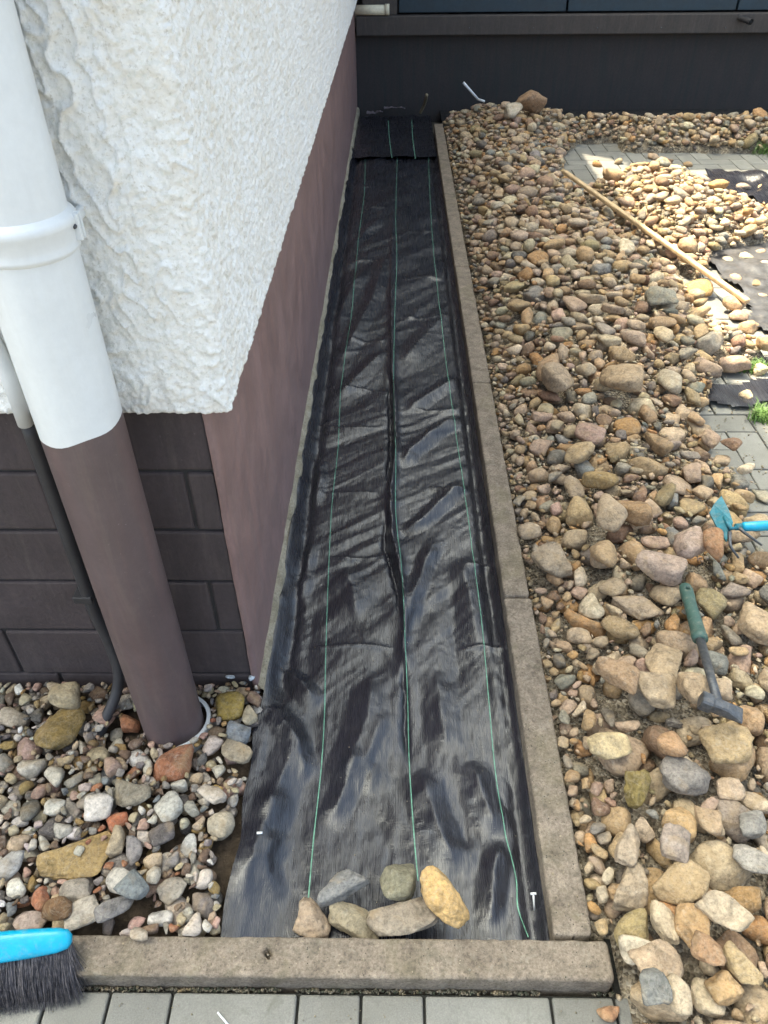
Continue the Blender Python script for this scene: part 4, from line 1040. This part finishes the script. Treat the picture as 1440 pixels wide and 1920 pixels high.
# ------------------------------------------------------------------ tools and small things
def top_h(x, y, r=.02):
    i0, i1 = int((x - r - HB.x0) / HB.g), int((x + r - HB.x0) / HB.g) + 1; j0, j1 = int((y - r - HB.y0) / HB.g), int((y + r - HB.y0) / HB.g) + 1
    return float(HB.h[max(i0, 0):i1, max(j0, 0):j1].max())
# hammer
za = top_h(.655, 1.22, .03); zb = top_h(.634, .94, .04)
A = onz(1284, 1097, za + .02); B = onz(1349, 1326, zb + .022)
hm = tag(empty('hammer', tuple(B)), 'green-gripped hammer with grey steel shaft lying on the stones', 'hammer')
D = B - A; Ld = np.linalg.norm(D); D /= Ld
def along(t): return A + D * Ld * t
g = tube('grip', [along(t) for t in (0, .012, .04, .1, .2, .3, .40, .455, .46, .50)], [.008, .0125, .0148, .0152, .0135, .0145, .0150, .0158, .0168, .0155], M_GRIP, None, 20, .8)
cut = tube('cutter', [along(.065) + np.array([0, 0, -.05]), along(.065) + np.array([0, 0, .05])], .0055, M_BLACK, None, 14)
md = g.modifiers.new('hole', 'BOOLEAN'); md.object = cut; md.operation = 'DIFFERENCE'
bpy.context.view_layer.update()
me2 = bpy.data.meshes.new_from_object(g.evaluated_get(bpy.context.evaluated_depsgraph_get())); g.modifiers.clear(); g.data = me2
bpy.data.objects.remove(cut); child(g, hm)
tube('shaft', [along(.49), along(.8), along(.985)], [.0098, .0088, .0092], M_STEEL, hm, 14, .75)
Rv = onz(1386, 1348, zb + .012) - onz(1320, 1322, zb + .022); Rv /= np.linalg.norm(Rv)
def head():
    bm = bmesh.new()
    secs = [(-.036, .013, .013), (-.034, .0155, .0155), (-.016, .0155, .0155), (-.012, .0125, .013), (.012, .0125, .013), (.016, .013, .012), (.036, .017, .005), (.042, .018, .0025)]
    Z = np.array([0, 0, 1.0]); U = np.cross(Z, Rv); U /= np.linalg.norm(U); Z2 = np.cross(Rv, U)
    rings = []
    for t, a, b in secs:
        ring = []
        for q in range(12):
            th = 2 * math.pi * q / 12; c, s_ = math.cos(th), math.sin(th)
            sg = lambda v: math.copysign(abs(v) ** .5, v)
            ring.append(bm.verts.new(B + Rv * t + U * a * sg(c) + Z2 * b * sg(s_)))
        rings.append(ring)
    for r0, r1 in zip(rings, rings[1:]):
        for q in range(12): bm.faces.new((r0[q], r0[(q + 1) % 12], r1[(q + 1) % 12], r1[q]))
    bm.faces.new(rings[0][::-1]); bm.faces.new(rings[-1])
    bmesh.ops.recalc_face_normals(bm, faces=bm.faces)
    return bm_obj('head', bm, M_STEEL, hm)
head()
# hand hoe with blade and two tines
zh = top_h(.86, 1.49, .05)
S = onz(1384, 988, zh + .035)
ho = tag(empty('hand_hoe', tuple(S)), 'turquoise hand hoe with pointed blade and two tines on the stones', 'hoe')
E1 = onz(1470, 984, zh + .04)
tube('handle', [S + (E1 - S) * t for t in (.08, .12, .5, 1.0, 2.6)], [.008, .0115, .0125, .013, .014], M_CYAN, ho, 18)
tube('socket', [S - (E1 - S) * .06, S + (E1 - S) * .12], .0085, M_CYAN_PAINT, ho, 14)
tip = onz(1352, 930, zh + .05); lf = onz(1330, 962, zh + .03); rt = onz(1374, 980, zh + .045); bt = onz(1362, 1016, zh + .02)
def plate(name, pts, th, mat, parent):
    bm = bmesh.new(); pts = [np.array(p) for p in pts]; n = np.cross(pts[1] - pts[0], pts[2] - pts[0]); n /= np.linalg.norm(n)
    a = [bm.verts.new(p + n * th / 2) for p in pts]; b = [bm.verts.new(p - n * th / 2) for p in pts]
    bm.faces.new(a); bm.faces.new(b[::-1])
    for i in range(len(pts)): bm.faces.new((a[i], b[i], b[(i + 1) % len(pts)], a[(i + 1) % len(pts)]))
    bmesh.ops.recalc_face_normals(bm, faces=bm.faces); return bm_obj(name, bm, mat, parent)
plate('blade', [tip, (tip * .5 + lf * .5) + np.array([-.004, 0, 0]), lf, (lf * .45 + bt * .55) + np.array([-.003, 0, 0]), bt, rt, (rt + tip) / 2 + np.array([.003, 0, 0])], .004, M_CYAN_PAINT, ho)
tube('neck', [S - (E1 - S) * .02, rt * .6 + bt * .4 + np.array([0, 0, .004]), (tip + bt) / 2 + np.array([0, 0, .003])], .006, M_CYAN_PAINT, ho, 10)
tube('tine', smooth([S, onz(1398, 1000, zh + .035), onz(1428, 1022, zh + .01)]), np.linspace(.005, .0025, 13), M_STEEL, ho, 8)
tube('tine', smooth([bt * .5 + rt * .5, onz(1370, 1024, zh + .03), onz(1385, 1046, zh + .008)]), np.linspace(.005, .0025, 13), M_STEEL, ho, 8)
# wooden batten
P0 = onz(1058, 322, .16); z0 = top_h(P0[0], P0[1], .03); P1 = onz(1402, 566, .06); z1 = .045
for f_ in np.linspace(.05, .95, 19):
    q = P0 + (P1 - P0) * f_; need = top_h(q[0], q[1], .02) - .012
    cur = z0 + (z1 - z0) * f_
    if need > cur: z0 += (need - cur) * .5; z1 += (need - cur) * .25
z0, z1 = min(z0, .24), min(z1, .14)
P0 = onz(1058, 322, z0 + .012); P1 = onz(1402, 566, z1 + .012)
D = P1 - P0; L_ = np.linalg.norm(D); D /= L_; U = np.cross([0, 0, 1], D); U /= np.linalg.norm(U); Wv = np.cross(D, U)
bm = box_bm(0, L_, -.0125, .0125, -.010, .010, .006, 3)
bmesh.ops.transform(bm, matrix=Matrix([[D[i], U[i], Wv[i], P0[i]] for i in range(3)] + [[0, 0, 0, 1]]), verts=bm.verts)
tag(bm_obj('wooden_batten', bm, M_WOOD), 'long thin wooden batten lying across the heap and sunlit pile', 'batten')
# hand brush
hb = tag(empty('hand_brush', (-.55, .45, 0)), 'bright blue hand brush with grey bristles at the lower left', 'brush')
def brush():
    # spine of the brush head from right end to beyond the left picture edge
    R0, Rl = onz(132, 1760, .085), onz(0, 1776, .085); Dv = (Rl - R0); Dv[2] = 0; Ln = np.linalg.norm(Dv); Dv /= Ln
    Nv = np.array([Dv[1], -Dv[0], 0]);  Nv = Nv if Nv[1] < 0 else -Nv      # towards the camera
    secs = [(-.002, .006, .004), (.004, .014, .008), (.02, .018, .010), (.06, .021, .0115), (.12, .023, .012), (.2, .023, .012), (.26, .018, .011), (.29, .012, .010), (.42, .011, .010), (.44, .006, .006)]
    bm = bmesh.new(); rings = []
    tl = math.radians(38)                                      # head rolled towards the camera
    A1 = Nv * math.cos(tl) + np.array([0, 0, -math.sin(tl)]); A2 = Nv * math.sin(tl) + np.array([0, 0, math.cos(tl)])
    for t, a, b in secs:
        rings.append([bm.verts.new(R0 + Dv * t + A1 * a * math.copysign(abs(math.cos(x)) ** .7, math.cos(x)) + A2 * b * math.copysign(abs(math.sin(x)) ** .7, math.sin(x))) for x in np.linspace(0, 2 * np.pi, 16, endpoint=False)])
    for r0, r1 in zip(rings, rings[1:]):
        for q in range(16): bm.faces.new((r0[q], r0[(q + 1) % 16], r1[(q + 1) % 16], r1[q]))
    bm.faces.new(rings[0]); bm.faces.new(rings[-1]); bmesh.ops.recalc_face_normals(bm, faces=bm.faces)
    bm_obj('head', bm, M_CYAN, hb, True)
    for nm, mat, n, sd in (('bristles', M_BRISTLE, 3600, 1), ('pale_bristles', M_BRISTLE2, 1500, 2)):
        r = np.random.default_rng(sd); V, F = [], []; k = 0
        for i in range(n):
            tuft = r.integers(0, 46); t = .004 + tuft * .0055 + r.normal(0, .0008); s_ = r.integers(-2, 3) * .0068 + r.normal(0, .0007)
            root = R0 + Dv * t + A1 * (s_ + .004) - A2 * .007 + Nv * .006
            spread = r.normal(0, .008) + (-.012 if t < .02 else 0) * (1 - t / .02 if t < .02 else 0)
            tipz = r.uniform(.002, .012)
            tip_ = root + Nv * (.040 + s_ * .7 + r.normal(0, .004)) + Dv * spread; tip_[2] = tipz + max(0, (-s_) * .9)
            if tip_[1] > FRY0 - .002: tip_[2] = max(tip_[2], KTOP + .003)
            mid = root * .5 + tip_ * .5 + Nv * .004 + np.array([0, 0, .004])
            w = .00042; sx = Dv * w
            for p_, q_ in ((root, 1), (mid, .9), (tip_, .45)): V += [p_ - sx * q_, p_ + sx * q_, p_ + A2 * w * q_]
            for a in (0, 3):
                for b in range(3): F.append([k + a + b, k + a + (b + 1) % 3, k + a + 3 + (b + 1) % 3, k + a + 3 + b])
            k += 9
        o = link(nm, mesh_np(nm, V, F), mat); child(o, hb); o['kind'] = 'stuff'
brush()
# pegs, sticks and scraps
def peg(a, b, za_, zb_, r, label, name='ground_peg', mat=M_PEG, cat='peg', foot=None, hook=True):
    A_, B_ = onz(*a, za_), onz(*b, zb_)
    t = tag(empty(name, tuple(B_)), label, cat)
    tube('pin', [A_, A_ * .5 + B_ * .5, B_], r, mat, t, 8)
    if hook: tube('head', [A_ + np.array([-r * 2.6, 0, 0]), A_ + np.array([r * 2.6, 0, .001])], r * 1.2, mat, t, 8)
    if foot is not None: tube('foot', [B_, onz(*foot, zb_ - .005)], r * .9, mat, t, 8)
peg((487, 1562), (485, 1576), .03, .0, .0019, 'tiny white peg at the left border of the membrane')
peg((1000, 1676), (1002, 1706), .006, -.02, .0019, 'tiny white peg at the right border of the membrane')
pa = onz(868, 156, .26)
peg((869, 155), (896, 186), .27, .16, .0085, 'white bent plastic peg leaning against the far heap', foot=(908, 190), hook=False)
peg((408, 1898), (428, 1922), .006, .006, .0016, 'thin white plastic sliver on the front paving', name='plastic_sliver', cat='sliver', hook=False)
tag(tube('stick', smooth([onz(800, 178, .17), onz(796, 195, .09), onz(788, 212, .02)]), .011, M_STICK), 'weathered upright stick at the far end of the membrane', 'stick')
for i, (a, b, w, d, lab) in enumerate([(740, 205, .16, .05, 'mauve crumpled rag strip at the far end of the membrane'), (703, 213, .12, .04, 'thin dusty fabric shred by the far house wall')]):
    c = onz(a, b, .02); X, Y = np.meshgrid(np.linspace(-w / 2, w / 2, 24), np.linspace(-d / 2, d / 2, 10), indexing='ij')
    Pq = np.stack([X.ravel() + c[0], Y.ravel() + c[1], X.ravel() * 0], 1); Pq[:, 2] = .03 + .02 * noise(Pq * 22) + .008 * noise(Pq * 60)
    tag(link('rag', mesh_np('rag', Pq, grid_faces(24, 10)), mat_plain('rag%d' % i, (.12, .1, .11), .8, 0, .3)), lab, 'rag')
for i, (a, b, w, lab) in enumerate([(432, 1268, .020, 'bluish white paint chip stuck at the foot of the dark blocks'), (472, 1270, .014, 'whitish mortar crumb at the foot of the house corner')]):
    c = ony(a, b, WALLY - .004)
    k = 3 + 4 * i; s_ = dict(k=k, R=np.eye(3), s=np.array([w * .5, .008, .008]), p=np.array([c[0], c[1] - .002, c[2]]), col=(.5, .54, .58))
    tag(place_stone(s_, 'mortar_crumb', 3), lab, 'crumb')
# membrane scraps on the paving
def scrap(name, pts, amp, label, seed, z=.012, mat=None):
    q = pxl(pts, z); lo, hi = q.min(0), q.max(0); st_ = .014
    xs = np.arange(lo[0], hi[0] + st_, st_); ys = np.arange(lo[1], hi[1] + st_, st_); X, Y = np.meshgrid(xs, ys, indexing='ij')
    m = poly_mask(X + .015 * np.sin(Y * 31 + seed), Y + .015 * np.sin(X * 27 + seed), [tuple(v) for v in q]).ravel()
    Pq = np.stack([X.ravel(), Y.ravel(), np.full(X.size, seed * 1.0)], 1)
    Z = z + amp * np.abs(noise(Pq * np.array([7, 4, 1]))) * 1.6 + amp * .4 * noise(Pq * np.array([20, 14, 1])) + .003
    F = grid_faces(len(xs), len(ys)); F = F[m[F].all(1)]; used, inv = np.unique(F, return_inverse=True)
    V = np.stack([X.ravel(), Y.ravel(), np.maximum(Z, .006)], 1)[used]
    tag(link(name, mesh_np(name, V, inv.reshape(-1, 4)), mat or M_FABRIC), label, 'membrane scrap')
scrap('membrane_scrap', [(1315, 722), (1440, 712), (1520, 715), (1520, 762), (1440, 760), (1330, 764), (1305, 745)], .010, 'flat dark membrane scrap on the paving between two grass tufts', 2)
scrap('membrane_scrap', [(1318, 324), (1350, 318), (1420, 330), (1500, 350), (1500, 400), (1440, 398), (1400, 372), (1350, 362), (1322, 345)], .035, 'crumpled black membrane scrap behind the sunlit pile', 5)
scrap('membrane_scrap', [(1300, 440), (1440, 440), (1560, 440), (1560, 660), (1470, 665), (1400, 600), (1395, 560), (1330, 500)], .020, 'sunlit membrane scrap spread right of the batten', 9, mat=mat_plain('glare_membrane', (.05, .05, .054), .38, 0, .6, 26, .9, .5, .35))  # sun glare on the black fabric put in as a paler base colour
# grass tufts
def tuft(px, py, w, h, n, label, hgt=.03):
    V, F = [], []; k = 0
    c0 = onz(px, py, 0)
    for i in range(n):
        p_ = onz(px + rng.normal(0, w / 2.6), py + rng.normal(0, h / 2.6), .002); a = rng.uniform(0, 6.28); L = hgt * rng.uniform(.4, 1.2); ln = rng.uniform(.3, 1.1) * L
        d = np.array([math.cos(a), math.sin(a), 0]); s_ = np.array([-d[1], d[0], 0]) * rng.uniform(.0012, .0024)
        m_ = p_ + d * ln * .4 + np.array([0, 0, L * .65]); t_ = p_ + d * ln + np.array([0, 0, L * .8])
        V += [p_ - s_, p_ + s_, m_ + s_ * .8, m_ - s_ * .8, t_ + s_ * .15, t_ - s_ * .15]; F += [[k, k + 1, k + 2, k + 3], [k + 3, k + 2, k + 4, k + 5]]; k += 6
    tag(link('grass_tuft', mesh_np('grass_tuft', V, F), M_GRASS), label, 'grass tuft')
tuft(1410, 692, 40, 12, 460, 'bright green grass tuft behind the flat membrane scrap')
tuft(1428, 782, 24, 18, 420, 'green grass tuft in the paving joint before the membrane scrap')
tuft(1432, 284, 34, 10, 300, 'small far green grass tuft by the rear edging row', .07)
tuft(1085, 742, 1, 1, 1, '', .03) if False else None

# crumbs of moss, soil and grit: joint before the front edging, edging tops, paving
def crumbs():
    r = np.random.default_rng(21); Vs, Fs, Cs, nv = [], [], [], 0
    def add(x, y, z, q, col):
        nonlocal nv
        k = int(r.integers(NSH)); R = rot_tilt(r.uniform(0, 6.28), r.uniform(0, .6), r.uniform(0, 6.28))
        V = (SHAPES[k][0][1] * q) @ R.T + np.array([x, y, z + q * .3]); Vs.append(V); Fs.append(ICO[1][1] + nv); Cs.append(np.tile([*col, 1.0], (len(V), 1))); nv += len(V)
    for i in range(900):
        x = r.uniform(-.66, .35)
        if fbm(np.array([[x * 9, 0, 0]]), 2)[0] < -.25: continue
        add(x, .4525 + r.normal(0, .0016), -.004, r.uniform(.0012, .0034), [(.03, .035, .02), (.05, .045, .03), (.12, .1, .07)][int(r.integers(3))])
    for i in range(140): add(r.uniform(-.7, .9), r.uniform(.36, .448), .001, r.uniform(.0006, .0018), (.2, .17, .12))
    for i in range(120): add(r.uniform(-.64, .34), r.uniform(FRY0 + .006, FRY1 - .004), KTOP, r.uniform(.0008, .0022), (.3, .25, .18))
    for i in range(260): add(r.uniform(KX0 + .006, KX1 - .002), r.uniform(.53, 3.2), KTOP, r.uniform(.0008, .0026), (.32, .26, .18))
    for i in range(500):
        p_ = onz(r.uniform(1260, 1440), r.uniform(660, 1000), 0); add(p_[0], p_[1], .001, r.uniform(.001, .004), (.3, .26, .19))
    for i in range(300):
        x, y = r.uniform(FX0 + .03, FX1 - .02), r.uniform(.54, 2.2); add(x, y, float(fabric_z(np.array([x]), np.array([y]))[0]), r.uniform(.0006, .0016), (.28, .24, .18))
    me = mesh_np('crumbs', np.concatenate(Vs), np.concatenate(Fs)); at = me.color_attributes.new('col', 'FLOAT_COLOR', 'POINT')
    at.data.foreach_set('color', np.concatenate(Cs).astype(np.float32).ravel())
    tag(link('crumbs', me, M_STONES), 'crumbs of soil, moss and grit strewn over edging and paving', 'crumbs', kind='stuff')
crumbs()
